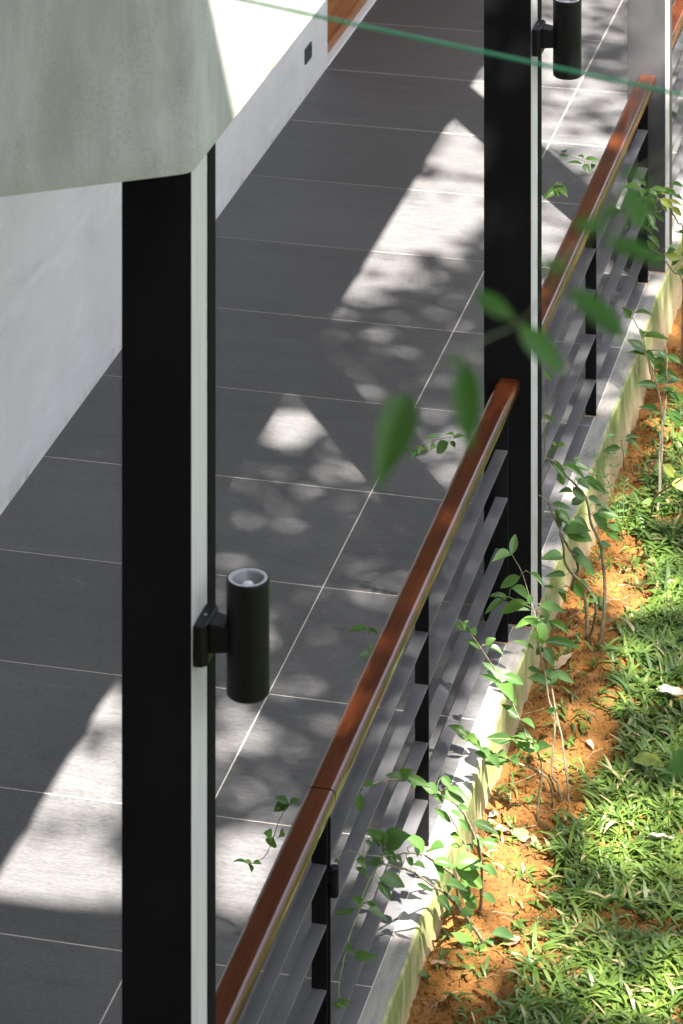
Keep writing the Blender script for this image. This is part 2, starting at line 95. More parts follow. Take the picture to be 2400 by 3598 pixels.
LIGHT=[[-3.562,16.662,0.266,0.064,0.135,-0.633,0.95],[-3.623,15.982,0.236,0.057,0.084,-0.37,0.95],[-3.544,17.201,0.148,0.036,0.105,-0.509,0.95],[-3.585,16.373,0.201,0.049,0.09,-0.413,1.0],[-3.66,15.607,0.116,0.028,0.045,-0.191,0.95],[-3.528,15.742,0.116,0.028,0.031,-0.136,0.75],[-3.265,15.602,0.057,0.014,0.014,-0.067,0.7],[-3.398,15.519,0.076,0.018,0.012,-0.057,0.35],[-3.475,15.109,0.071,0.017,0.015,-0.063,0.9],[-3.611,14.818,0.04,0.01,0.017,-0.07,0.75],[-3.475,14.654,0.047,0.011,0.016,-0.068,0.35],[-3.684,14.329,0.05,0.012,0.026,-0.102,0.9],[-3.623,14.109,0.122,0.03,0.048,-0.188,1.0],[-3.315,13.753,0.082,0.02,0.029,-0.119,0.85],[-3.463,13.838,0.069,0.017,0.024,-0.095,0.45],[-3.658,13.75,0.068,0.017,0.02,-0.075,0.35],[-3.347,15.021,0.074,0.018,0.016,-0.071,0.35],[-3.508,14.959,0.055,0.013,0.012,-0.053,0.2],[-3.076,14.39,0.106,0.026,0.028,-0.13,0.55],[-3.103,14.172,0.07,0.017,0.016,-0.071,0.4],[-2.962,13.939,0.077,0.019,0.044,-0.208,0.65],[-2.92,14.174,0.07,0.017,0.032,-0.157,0.5],[-3.18,13.05,0.073,0.018,0.033,-0.134,0.35],[-3.016,12.93,0.067,0.016,0.023,-0.099,0.65],[-3.107,13.249,0.039,0.009,0.015,-0.062,0.3],[-3.092,12.357,0.055,0.013,0.009,-0.036,0.4],[-3.506,12.673,0.032,0.008,0.035,-0.127,0.4],[-3.115,12.068,0.063,0.015,0.018,-0.069,0.75],[-3.244,11.839,0.088,0.021,0.03,-0.111,0.65],[-3.075,11.732,0.087,0.021,0.027,-0.103,0.7],[-3.228,11.666,0.058,0.014,0.037,-0.135,0.6],[-3.001,11.868,0.066,0.016,0.025,-0.097,0.35],[-3.14,11.459,0.086,0.021,0.025,-0.091,0.5],[-3.033,11.457,0.1,0.024,0.028,-0.104,0.5],[-2.932,11.537,0.071,0.017,0.04,-0.157,0.4],[-2.962,10.915,0.122,0.03,0.057,-0.21,0.95],[-2.959,11.123,0.097,0.023,0.026,-0.098,0.85],[-3.07,11.096,0.055,0.013,0.02,-0.073,0.6],[-2.923,11.211,0.083,0.02,0.026,-0.099,0.5],[-3.617,11.316,0.157,0.038,0.135,-0.424,0.95],[-3.575,10.818,0.232,0.056,0.058,-0.175,1.0],[-3.625,10.704,0.108,0.026,0.047,-0.138,1.0],[-3.382,10.763,0.108,0.026,0.036,-0.116,1.0],[-3.68,11.764,0.074,0.018,0.06,-0.192,0.9],[-3.413,10.68,0.215,0.052,0.018,-0.057,0.9],[-3.407,19.431,0.189,0.046,0.057,-0.327,0.8],[-3.34,18.777,0.137,0.033,0.072,-0.405,0.85],[-3.156,18.399,0.179,0.043,0.045,-0.261,0.9],[-3.166,17.926,0.131,0.032,0.044,-0.248,0.9],[-3.171,19.488,0.142,0.034,0.059,-0.364,0.6],[-3.012,18.229,0.155,0.037,0.073,-0.443,0.8],[-2.93,17.597,0.15,0.036,0.059,-0.355,0.9],[-2.959,16.75,0.122,0.03,0.057,-0.323,0.95],[-2.943,16.308,0.099,0.024,0.055,-0.307,0.8],[-2.965,18.654,0.09,0.022,0.043,-0.267,0.5],[-2.753,19.137,0.139,0.034,0.06,-0.418,0.7],[-2.575,17.746,0.086,0.021,0.052,-0.36,0.6],[-2.86,15.852,0.077,0.019,0.035,-0.194,0.5],[-2.395,11.339,0.083,0.02,0.047,-0.224,0.9],[-2.429,11.095,0.095,0.023,0.047,-0.215,0.95],[-2.457,10.838,0.093,0.023,0.031,-0.138,0.95],[-2.386,11.726,0.086,0.021,0.043,-0.213,0.8],[-2.409,12.071,0.074,0.018,0.034,-0.17,0.7],[-2.518,11.78,0.072,0.017,0.035,-0.162,0.6],[-2.546,11.492,0.085,0.021,0.034,-0.155,0.6],[-2.624,11.125,0.082,0.02,0.04,-0.169,0.6],[-2.392,12.383,0.061,0.015,0.029,-0.149,0.5],[-2.46,13.35,0.065,0.016,0.038,-0.206,0.6],[-2.452,13.883,0.085,0.02,0.026,-0.149,0.55],[-2.451,14.287,0.07,0.017,0.027,-0.158,0.4],[-2.592,14.464,0.07,0.017,0.036,-0.202,0.55],[-2.752,15.142,0.055,0.013,0.048,-0.265,0.4],[-2.558,14.912,0.054,0.013,0.029,-0.172,0.3],[-2.467,15.401,0.075,0.018,0.029,-0.183,0.35],[-2.407,14.682,0.071,0.017,0.034,-0.207,0.45],[-2.505,16.413,0.079,0.019,0.032,-0.207,0.5],[-2.258,11.24,0.069,0.017,0.03,-0.147,0.9],[-2.258,10.96,0.081,0.019,0.024,-0.117,0.9],[-2.317,11.915,0.058,0.014,0.027,-0.138,0.8],[-2.374,12.71,0.047,0.011,0.023,-0.126,0.5],[-2.322,13.239,0.064,0.016,0.03,-0.169,0.6],[-2.328,13.874,0.067,0.016,0.025,-0.149,0.6],[-2.327,14.528,0.07,0.017,0.026,-0.163,0.5],[-2.355,15.428,0.075,0.018,0.035,-0.228,0.5],[-2.339,15.978,0.077,0.019,0.036,-0.244,0.5],[-2.418,12.19,0.052,0.013,0.029,-0.144,0.95],[-2.412,11.892,0.058,0.014,0.033,-0.165,0.95],[-2.4,11.61,0.057,0.014,0.038,-0.183,0.97],[-2.395,11.339,0.063,0.015,0.037,-0.175,0.97],[-2.39,11.079,0.061,0.015,0.036,-0.167,1.0],[-2.39,10.854,0.067,0.016,0.025,-0.115,1.0],[-2.382,12.577,0.038,0.009,0.018,-0.092,0.5],[-3.673,17.078,0.038,0.009,0.027,-0.126,-0.8],[-3.729,17.034,0.052,0.013,0.013,-0.057,-0.5],[-3.286,16.307,0.05,0.012,0.026,-0.13,-0.6],[-3.38,16.202,0.089,0.022,0.015,-0.072,-0.6],[-3.511,16.036,0.099,0.024,0.011,-0.051,-0.6],[-3.576,15.772,0.117,0.028,0.008,-0.034,-0.7],[-3.405,15.928,0.098,0.024,0.011,-0.05,-0.5],[-3.57,15.568,0.077,0.019,0.007,-0.029,-0.5],[-3.648,11.535,0.046,0.011,0.042,-0.133,-0.55],[-3.536,11.063,0.083,0.02,0.014,-0.044,-0.5],[-3.421,10.959,0.039,0.009,0.017,-0.053,-0.75],[-3.688,11.16,0.056,0.014,0.017,-0.05,-0.25],[-3.497,11.179,0.056,0.014,0.013,-0.04,-0.4],[-3.006,11.298,0.084,0.02,0.011,-0.041,-0.4],[-3.299,19.229,0.117,0.028,0.017,-0.101,-0.6],[-3.089,18.983,0.092,0.022,0.014,-0.084,-0.6],[-3.235,18.449,0.09,0.022,0.012,-0.066,-0.5],[-3.024,18.026,0.088,0.021,0.011,-0.063,-0.5],[-3.25,18.138,0.066,0.016,0.012,-0.064,-0.4],[-2.906,17.858,0.076,0.018,0.014,-0.087,-0.5],[-3.457,19.574,0.071,0.017,0.013,-0.075,-0.4],[-2.084,13.496,0.074,0.018,0.022,-0.139,0.95],[-2.157,13.626,0.067,0.016,0.023,-0.142,0.7],[-1.976,13.237,0.097,0.023,0.023,-0.15,0.9],[-1.93,13.607,0.083,0.02,0.036,-0.244,0.75],[-2.139,13.411,0.049,0.012,0.023,-0.137,0.8],[-2.197,13.149,0.065,0.016,0.023,-0.132,0.6],[-1.942,12.805,0.078,0.019,0.027,-0.171,0.75],[-2.0,12.661,0.047,0.011,0.02,-0.123,0.5],[-2.164,12.494,0.054,0.013,0.015,-0.084,0.8],[-2.161,12.752,0.055,0.013,0.016,-0.094,0.6],[-1.93,12.425,0.068,0.017,0.019,-0.118,0.7],[-2.042,12.337,0.076,0.018,0.015,-0.088,0.35],[-1.826,12.576,0.092,0.022,0.023,-0.15,0.5],[-2.201,11.685,0.087,0.021,0.03,-0.157,0.95],[-2.099,11.464,0.085,0.021,0.028,-0.151,1.0],[-2.198,11.44,0.071,0.017,0.03,-0.151,0.9],[-2.015,11.326,0.056,0.013,0.027,-0.148,0.9],[-2.093,11.204,0.083,0.02,0.023,-0.121,0.95],[-2.093,10.978,0.068,0.016,0.027,-0.139,0.85],[-1.985,10.931,0.094,0.023,0.024,-0.126,0.9],[-2.014,11.566,0.043,0.01,0.014,-0.077,0.6],[-1.813,11.696,0.086,0.021,0.025,-0.156,1.0],[-1.742,11.524,0.085,0.02,0.02,-0.127,1.0],[-1.844,11.526,0.071,0.017,0.021,-0.127,0.7],[-1.936,11.805,0.072,0.018,0.018,-0.107,0.6],[-1.739,11.797,0.087,0.021,0.02,-0.133,0.8],[-1.618,11.58,0.085,0.021,0.022,-0.153,0.7],[-1.523,10.922,0.08,0.019,0.02,-0.136,0.95],[-1.549,10.729,0.105,0.025,0.017,-0.11,1.0],[-1.668,10.793,0.079,0.019,0.018,-0.112,0.8],[-1.617,10.644,0.104,0.025,0.01,-0.065,0.8],[-1.778,10.79,0.066,0.016,0.015,-0.09,0.5],[-1.796,10.977,0.054,0.013,0.012,-0.07,0.35],[-1.54,11.236,0.041,0.01,0.021,-0.144,0.4],[-2.101,11.965,0.074,0.018,0.02,-0.11,0.5],[-2.139,11.841,0.058,0.014,0.02,-0.108,0.8],[-2.199,11.912,0.059,0.014,0.021,-0.109,0.8],[-2.02,11.045,0.082,0.02,0.018,-0.094,0.9],[-2.124,10.849,0.054,0.013,0.027,-0.136,0.7],[-2.149,10.7,0.066,0.016,0.018,-0.089,0.6],[-2.357,16.818,0.082,0.02,0.046,-0.319,0.8],[-2.463,17.252,0.084,0.02,0.033,-0.225,0.7],[-2.233,16.097,0.059,0.014,0.035,-0.244,0.6],[-2.169,15.377,0.075,0.018,0.039,-0.267,0.5],[-2.147,14.709,0.072,0.017,0.025,-0.164,0.45],[-2.016,14.322,0.07,0.017,0.028,-0.194,0.5],[-2.109,14.218,0.069,0.017,0.023,-0.154,0.5],[-2.176,13.964,0.085,0.021,0.024,-0.149,0.6],[-1.794,12.906,0.063,0.015,0.027,-0.189,0.6],[-1.651,12.016,0.059,0.014,0.02,-0.137,0.35],[-1.676,11.382,0.084,0.02,0.015,-0.099,0.4],[-1.777,12.043,0.103,0.025,0.017,-0.111,-0.7],[-1.742,11.163,0.109,0.026,0.019,-0.119,-0.6],[-1.909,11.223,0.055,0.013,0.009,-0.049,-0.4],[-1.713,12.235,0.06,0.014,0.021,-0.142,-0.8],[-2.232,12.169,0.075,0.018,0.016,-0.086,-0.5],[-2.85,16.68,0.36,0.53,-0.1,0.07,0.95],[-2.55,16.22,0.14,0.2,-0.1,0.07,0.3]]
FORE=[[-624,2812,5165,-630,2728,5126,36],[-563,2745,5222,-551,2706,5168,36],[-587,2903,5214,-553,2912,5191,40],[-551,2912,5187,-512,2921,5144,38],[-498,2842,5248,-448,2855,5206,32],[-447,2443,5428,-426,2448,5422,50],[-425,2449,5454,-399,2455,5452,45],[-453,2853,5332,-436,2858,5296,60],[-430,2612,5380,-382,2624,5362,28],[-406,2536,5460,-382,2542,5454,30],[-433,2611,5398,-413,2616,5408,40],[-574,2742,5228,-563,2745,5216,50],[-332,2389,5133,-348,2385,5104,60],[-332,2389,5563,-345,2386,5560,50]]
TWIGS=[[[-343,2633,5480],[-380,2665,5439],[-412,2699,5407],[-435,2734,5378],[-461,2769,5331],[-498,2842,5250]],[[-435,2734,5378],[-475,2766,5317],[-526,2877,5223],[-551,2912,5188],[-564,2827,5207],[-563,2745,5223]],[[-564,2827,5207],[-580,2782,5212],[-624,2812,5165]],[[-551,2912,5188],[-573,2907,5207],[-587,2903,5214]],[[-475,2766,5317],[-460,2605,5369],[-447,2443,5428]],[[-380,2665,5439],[-406,2618,5405],[-430,2612,5380]],[[-461,2769,5331],[-444,2609,5394],[-425,2449,5454]],[[-412,2699,5407],[-413,2616,5432],[-406,2536,5460]]]
STRING=[[-1466, 5078, 4742], [-1362, 5020, 4748], [-966, 4869, 4750], [-821, 4822, 4748], [-676, 4775, 4746], [-533, 4727, 4745]]
FALLEN=[[-2247,11739,-2126,11654,36,0],[-2245,11711,-2282,11611,40,1],[-2307,11805,-2326,11748,40,1],[-2327,11731,-2296,11733,45,1],[-2137,11748,-2137,11691,70,2],[-2119,11718,-2081,11716,40,2],[-2173,11609,-2145,11576,50,2],[-2127,10968,-2078,11015,60,2],[-2091,10931,-2046,10922,40,2],[-2344,11078,-2322,11002,50,2],[-2348,10970,-2315,10927,50,2],[-2329,10800,-2258,10822,35,2],[-2293,12780,-2226,12823,40,1],[-2170,14452,-2139,14341,40,2],[-1887,12602,-1744,12595,30,3],[-1897,12160,-1775,12112,50,4],[-2237,12817,-2221,12821,40,1],[-2083,12292,-2052,12264,40,1],[-1790,11716,-1688,11700,40,3],[-1738,11284,-1702,11255,40,2]]

# ---------------------------------------------------------------- helpers
def tag(o, label=None, cat=None, group=None, kind=None):
    if label: o['label'] = label
    if cat: o['category'] = cat
    if group: o['group'] = group
    if kind: o['kind'] = kind
    return o

def link(name, me, mat=None, parent=None, smooth=False):
    o = bpy.data.objects.new(name, me)
    if mat is not None and not me.materials:
        me.materials.append(mat)
    col.objects.link(o)
    if parent is not None: o.parent = parent
    if smooth:
        me.polygons.foreach_set('use_smooth', [True] * len(me.polygons))
        if smooth == 2: me.set_sharp_from_angle(angle=R(25))
    return o

def empty(name, loc=(0, 0, 0)):
    o = bpy.data.objects.new(name, None)
    o.empty_display_size = 0.1
    o.location = loc
    col.objects.link(o)
    return o

class MB:
    def __init__(s): s.v = []; s.f = []
    def add(s, v, f):
        n = len(s.v); s.v += [tuple(p) for p in v]; s.f += [tuple(i + n for i in q) for q in f]; return s
    def box(s, x0, x1, y0, y1, z0, z1):
        return s.add([(x0,y0,z0),(x1,y0,z0),(x1,y1,z0),(x0,y1,z0),(x0,y0,z1),(x1,y0,z1),(x1,y1,z1),(x0,y1,z1)],
                     [(3,2,1,0),(4,5,6,7),(0,1,5,4),(1,2,6,5),(2,3,7,6),(3,0,4,7)])
    def prism(s, poly, z0, z1):
        n = len(poly)
        v = [(p[0],p[1],z0) for p in poly] + [(p[0],p[1],z1) for p in poly]
        f = [tuple(range(n-1,-1,-1)), tuple(range(n,2*n))] + [(i,(i+1)%n,n+(i+1)%n,n+i) for i in range(n)]
        return s.add(v, f)
    def extrude_y(s, prof, y0, y1):   # prof: (x,z) counter-clockwise seen from -y
        n = len(prof)
        v = [(p[0],y0,p[1]) for p in prof] + [(p[0],y1,p[1]) for p in prof]
        f = [tuple(range(n)), tuple(range(2*n-1,n-1,-1))] + [((i+1)%n,i,n+i,n+(i+1)%n) for i in range(n)]
        return s.add(v, f)
    def lathe(s, prof, c, n=40):      # prof: (r,z); open surface of revolution
        m = len(prof); v = []; f = []
        for i in range(n):
            a = 2*math.pi*i/n
            for r, z in prof: v.append((c[0]+r*math.cos(a), c[1]+r*math.sin(a), c[2]+z))
        for i in range(n):
            j = (i+1) % n
            for k in range(m-1): f.append((i*m+k, j*m+k, j*m+k+1, i*m+k+1))
        return s.add(v, f)
    def tube(s, pts, r0, r1, n=6):
        pts = [Vector(p) for p in pts]; L = len(pts); v = []; f = []
        for i, p in enumerate(pts):
            d = (pts[min(i+1,L-1)] - pts[max(i-1,0)]).normalized()
            a = d.cross(Vector((0.3,0.9,0.2))).normalized(); b = d.cross(a)
            r = r0 + (r1-r0)*i/(L-1)
            for k in range(n):
                t = 2*math.pi*k/n; v.append(p + a*r*math.cos(t) + b*r*math.sin(t))
        for i in range(L-1):
            for k in range(n):
                f.append((i*n+k, i*n+(k+1)%n, (i+1)*n+(k+1)%n, (i+1)*n+k))
        f.append(tuple(range(n))); f.append(tuple((L-1)*n+k for k in range(n-1,-1,-1)))
        return s.add(v, f)
    def mesh(s, name):
        me = bpy.data.meshes.new(name); me.from_pydata([tuple(p) for p in s.v], [], s.f); me.update()
        bm = bmesh.new(); bm.from_mesh(me); bmesh.ops.recalc_face_normals(bm, faces=bm.faces); bm.to_mesh(me); bm.free()
        return me
    def build(s, name, mat, parent=None, smooth=False, bevel=0, seg=2):
        me = s.mesh(name)
        if bevel:
            bm = bmesh.new(); bm.from_mesh(me)
            es = [e for e in bm.edges if len(e.link_faces) == 2 and e.calc_face_angle() > 0.5]
            bmesh.ops.bevel(bm, geom=es, offset=bevel, segments=seg, profile=0.6, affect='EDGES', clamp_overlap=True)
            bm.to_mesh(me); bm.free()
        return link(name, me, mat, parent, smooth)

def smooth_path(pts, sub=4):
    P = [Vector(p) for p in pts]; out = []
    for i in range(len(P)-1):
        a = P[max(i-1,0)]; b = P[i]; c = P[i+1]; d = P[min(i+2,len(P)-1)]
        for k in range(sub):
            t = k/sub
            out.append(0.5*((2*b)+(c-a)*t+(2*a-5*b+4*c-d)*t*t+(3*b-a-3*c+d)*t**3))
    out.append(P[-1]); return out

# ---------------------------------------------------------------- materials
class Mat:
    def __init__(s, name, rough=0.5, color=(.5,.5,.5), **kw):
        s.m = bpy.data.materials.new(name); s.m.use_nodes = True
        s.nt = s.m.node_tree; s.b = s.nt.nodes['Principled BSDF']
        s.b.inputs['Base Color'].default_value = (*color, 1); s.b.inputs['Roughness'].default_value = rough
        for k, v in kw.items(): s.b.inputs[k.replace('_', ' ')].default_value = v
    def n(s, t, **kw):
        x = s.nt.nodes.new('ShaderNode' + t)
        for k, v in kw.items():
            if k in x.inputs: x.inputs[k].default_value = v
            else: setattr(x, k, v)
        return x
    def l(s, a, b): s.nt.links.new(a, b)
    def coords(s, scale=(1,1,1), rot=(0,0,0), src='pos', rand=False):
        if src == 'pos': a = s.n('NewGeometry').outputs['Position']
        else: a = s.n('TexCoord').outputs['Object']
        if rand:
            r = s.n('ObjectInfo').outputs['Random']; mm = s.n('Math', operation='MULTIPLY'); s.l(r, mm.inputs[0]); mm.inputs[1].default_value = 37.0
            ad = s.n('VectorMath', operation='ADD'); s.l(a, ad.inputs[0]); s.l(mm.outputs[0], ad.inputs[1]); a = ad.outputs[0]
        mp = s.n('Mapping'); mp.inputs['Scale'].default_value = scale; mp.inputs['Rotation'].default_value = rot
        s.l(a, mp.inputs['Vector']); return mp.outputs[0]
    def noise(s, vec, scale, detail=4, rough=.55, dist=0):
        x = s.n('TexNoise'); x.inputs['Scale'].default_value = scale; x.inputs['Detail'].default_value = detail
        x.inputs['Roughness'].default_value = rough; x.inputs['Distortion'].default_value = dist
        s.l(vec, x.inputs['Vector']); return x.outputs['Fac']
    def ramp(s, fac, stops):
        x = s.n('ValToRGB'); e = x.color_ramp.elements
        while len(e) < len(stops): e.new(0.5)
        for i, (p, c) in enumerate(stops):
            e[i].position = p; e[i].color = (*c, 1) if len(c) == 3 else c
        s.l(fac, x.inputs[0]); return x.outputs[0]
    def g(s, fac, a, b):
        x = s.n('MapRange'); x.inputs['From Min'].default_value = a; x.inputs['From Max'].default_value = b; s.l(fac, x.inputs[0]); return x.outputs[0]
    def mix(s, fac, a, b, mode='MIX'):
        x = s.n('Mix', data_type='RGBA', blend_type=mode)
        for i, v in ((0, fac), (6, a), (7, b)):
            if hasattr(v, 'is_linked'): s.l(v, x.inputs[i])
            elif i == 0: x.inputs[0].default_value = v
            else: x.inputs[i].default_value = (*v, 1)
        return x.outputs[2]
    def math(s, op, a, b=None):
        x = s.n('Math', operation=op)
        for i, v in enumerate((a, b)):
            if v is None: continue
            if hasattr(v, 'is_linked'): s.l(v, x.inputs[i])
            else: x.inputs[i].default_value = v
        return x.outputs[0]
    def base(s, c): s.l(c, s.b.inputs['Base Color']); return s
    def rough(s, f, a, b):
        x = s.n('MapRange'); x.inputs['To Min'].default_value = a; x.inputs['To Max'].default_value = b; s.l(f, x.inputs[0]); s.l(x.outputs[0], s.b.inputs['Roughness'])
    def bump(s, h, strength=.3, dist=.01):
        x = s.n('Bump'); x.inputs['Strength'].default_value = strength; x.inputs['Distance'].default_value = dist
        s.l(h, x.inputs['Height']); s.l(x.outputs[0], s.b.inputs['Normal'])

M = {}
# dark porcelain tile with long fine veins across the walk
m = Mat('tile', .55)
v1 = m.coords((1.3,7,1), (0,0,R(15)), rand=True); v2 = m.coords((7,48,1), (0,0,R(6)), rand=True); v3 = m.coords((55,150,1), (0,0,R(4)), rand=True)
a = m.noise(v1, 1.0, 7, .65, .9); b_ = m.noise(v2, 1.0, 5, .65, .5); c_ = m.noise(v3, 1.0, 3, .6); d_ = m.noise(m.coords((1,1,1)), 1.3, 4)
cc = m.ramp(a, [(.30,(.022,.022,.023)),(.42,(.070,.070,.070)),(.56,(.082,.082,.082)),(.64,(.094,.094,.093)),(.72,(.20,.20,.198))])
cc = m.mix(.30, cc, m.ramp(b_, [(.28,(.030,.030,.032)),(.5,(.076,.076,.079)),(.72,(.16,.16,.16))]))
cc = m.mix(.45, cc, m.ramp(c_, [(.30,(.032,.032,.034)),(.70,(.130,.130,.132))]))
cc = m.mix(.18, cc, m.ramp(d_, [(.3,(.05,.05,.055)),(.7,(.125,.123,.118))]))
oi = m.n('ObjectInfo').outputs['Random']
hv = m.n('HueSaturation'); m.l(cc, hv.inputs['Color']); mr = m.n('MapRange'); mr.inputs['To Min'].default_value = .98; mr.inputs['To Max'].default_value = 1.20; m.l(oi, mr.inputs[0]); m.l(mr.outputs[0], hv.inputs['Value'])
m.base(hv.outputs[0]); m.rough(b_, .42, .7); m.bump(m.math('ADD', m.math('MULTIPLY', c_, .8), b_), .4, .003); M['tile'] = m.m
m = Mat('grout', .9)
m.base(m.ramp(m.noise(m.coords(), 30, 4), [(.3,(.42,.385,.335)),(.7,(.60,.55,.49))])); M['grout'] = m.m
# white plaster with trowel strokes
m = Mat('white_plaster', .6)
s1 = m.noise(m.coords((1,.6,2.6), (R(38),0,0)), 2.2, 7, .62, 1.2); s2 = m.noise(m.coords((1,1,.25)), 3, 5)
cc = m.ramp(s1, [(.25,(.50,.485,.47)),(.42,(.63,.612,.598)),(.58,(.67,.652,.637)),(.72,(.79,.772,.757))])
cc = m.mix(.35, cc, m.ramp(s2, [(.3,(.56,.545,.525)),(.7,(.74,.722,.705))]))
gz = m.n('SeparateXYZ'); m.l(m.n('NewGeometry').outputs['Position'], gz.inputs[0])
dirt = m.math('MULTIPLY', m.g(gz.outputs[2], .07, 0.0), m.g(m.noise(m.coords(), 5, 6, .7), .52, .72))
cc = m.mix(dirt, cc, (.30,.28,.25)); m.base(cc); m.bump(s1, .25, .01); M['plaster'] = m.m
# weathered concrete of the canopy
m = Mat('weathered_concrete', .75)
n1 = m.noise(m.coords((5.5,5.5,1.5), (R(-14),R(14),0)), 1.6, 7, .62, .5); n2 = m.noise(m.coords((1,1,.6)), 2.4, 4, .55); n3 = m.noise(m.coords(), 120, 5, .75); n4 = m.noise(m.coords((6,6,2.2), (R(-14),R(14),0)), 1.5, 5, .6)
cc = m.ramp(n1, [(.28,(0.224,0.236,0.224)),(.5,(0.313,0.324,0.310)),(.72,(0.394,0.405,0.393))])
cc = m.mix(m.math('MULTIPLY', m.g(n2, .42, .68), .75), cc, (0.238,0.250,0.210))
speck = m.math('MULTIPLY', m.g(n3, .46, .66), m.g(n4, .44, .66))
cc = m.mix(m.math('MULTIPLY', speck, .55), cc, (.17,.18,.165))
gz = m.n('SeparateXYZ'); m.l(m.n('NewGeometry').outputs['Position'], gz.inputs[0])
edge = m.math('MULTIPLY', m.g(gz.outputs[2], 3.33, 3.274), m.g(n3, .35, .6))
cc = m.mix(m.math('MULTIPLY', edge, .6), cc, (.26,.27,.19)); m.base(cc); m.bump(m.math('ADD', n3, n1), .25, .006); M['concrete'] = m.m
# kerb: pale trowelled top, moss on the garden face
m = Mat('kerb_concrete', .8)
k1 = m.noise(m.coords((6,1.2,1)), 3, 6, .62, .5); k2 = m.noise(m.coords((12,12,4.5)), 1.0, 7, .68, .8); k3 = m.noise(m.coords(), 60, 4)
top = m.ramp(k1, [(.25,(0.096,0.093,0.083)),(.42,(0.179,0.172,0.157)),(.58,(0.250,0.234,0.208)),(.66,(0.275,0.246,0.205)),(.8,(0.294,0.237,0.173))])
top = m.mix(m.math('MULTIPLY', m.g(k3, .50, .75), .6), top, (.25,.23,.2))
gz = m.n('SeparateXYZ'); m.l(m.n('NewGeometry').outputs['Position'], gz.inputs[0])
sidec = m.ramp(k2, [(.28,(.075,.115,.025)),(.46,(.17,.195,.055)),(.60,(.29,.275,.13)),(.78,(.40,.365,.26))])
low = m.g(gz.outputs[2], -.09, -.19)
sidec = m.mix(m.math('MULTIPLY', low, .75), sidec, m.ramp(k3, [(.3,(.40,.26,.13)),(.7,(.52,.42,.28))]))
geo = m.n('NewGeometry'); nx = m.n('SeparateXYZ'); m.l(geo.outputs['Normal'], nx.inputs[0])
cc = m.mix(m.g(nx.outputs[0], .35, .75), top, sidec); m.base(cc); m.bump(m.math('ADD', k3, k1), .4, .006); M['kerb'] = m.m
# charcoal steel paint: lighter copy of the post black, sunlight put into the colour
m = Mat('black_paint_lit', .42, (.034,.034,.036))
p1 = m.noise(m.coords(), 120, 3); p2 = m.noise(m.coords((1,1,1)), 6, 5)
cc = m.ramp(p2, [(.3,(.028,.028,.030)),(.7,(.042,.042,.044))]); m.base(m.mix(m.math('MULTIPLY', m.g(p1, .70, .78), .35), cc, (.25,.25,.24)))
m.rough(p2, .34, .55); m.bump(p1, .08, .001); M['black_lit'] = m.m
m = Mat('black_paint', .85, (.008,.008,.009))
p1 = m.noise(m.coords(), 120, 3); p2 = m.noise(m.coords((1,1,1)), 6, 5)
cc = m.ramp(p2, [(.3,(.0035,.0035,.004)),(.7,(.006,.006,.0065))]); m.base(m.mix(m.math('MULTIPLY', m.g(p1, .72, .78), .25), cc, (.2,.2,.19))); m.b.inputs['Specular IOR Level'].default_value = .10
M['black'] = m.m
m = Mat('bar_paint', .40, (.06,.06,.064))
p1 = m.noise(m.coords(), 90, 3); p2 = m.noise(m.coords((1,1,1)), 5, 5)
cc = m.ramp(p2, [(.3,(.058,.058,.062)),(.7,(.085,.085,.090))]); m.base(m.mix(m.math('MULTIPLY', m.g(p1, .70, .77), .5), cc, (.35,.33,.30)))
m.rough(p2, .36, .55); M['bar'] = m.m
m = Mat('lamp_black', .45, (.0045,.0045,.005), Specular_IOR_Level=.18); M['lamp'] = m.m
m = Mat('lamp_rim', .35, (.32,.32,.34)); M['rim'] = m.m
m = Mat('lamp_reflector', .45, (.16,.165,.17), Metallic=.3); M['reflector'] = m.m
m = Mat('lamp_bulb', .3, (.42,.42,.46)); M['bulb'] = m.m
m = Mat('screw_steel', .3, (.6,.6,.6), Metallic=1.0); M['steel'] = m.m
# pale painted infill of the posts
m = Mat('pale_infill', .6)
q1 = m.noise(m.coords((14,14,1.1)), 3, 5, .6); q2 = m.noise(m.coords((1,1,.5)), 3.5, 4)
cc = m.ramp(q1, [(.3,(.43,.42,.42)),(.7,(.52,.508,.508))]); cc = m.mix(m.math('MULTIPLY', m.g(q2, .5, .75), .6), cc, (.46,.46,.39)); m.base(cc); m.bump(q1, .12, .003); M['infill'] = m.m
# varnished hardwood
def wood(name, dark, mid, light, sc=(75,3.2,75), coat=1.0):
    m = Mat(name, .35, Coat_Weight=coat, Coat_Roughness=.07); m.b.inputs['Specular IOR Level'].default_value = .15
    w1 = m.noise(m.coords(sc), 1.0, 6, .65, 1.0); w2 = m.noise(m.coords((sc[0]*6, sc[1]*2.2, sc[2]*6)), 1.0, 3); w3 = m.noise(m.coords((2,1.1,2)), 1.0, 2)
    cc = m.ramp(w1, [(.28, dark), (.5, mid), (.75, light)])
    cc = m.mix(.4, cc, m.ramp(w2, [(.38, dark), (.62, light)])); cc = m.mix(.3, cc, m.ramp(w3, [(.35, mid), (.65, light)]))
    m.base(cc); m.bump(w2, .08, .001); return m.m
M['wood'] = wood('varnished_hardwood', (.009,.0028,.0013), (.044,.0115,.0042), (.110,.030,.009), coat=.8)
M['doorwood'] = wood('door_hardwood', (.10,.030,.010), (.26,.090,.027), (.42,.17,.055), (1,1.6,22), .08)
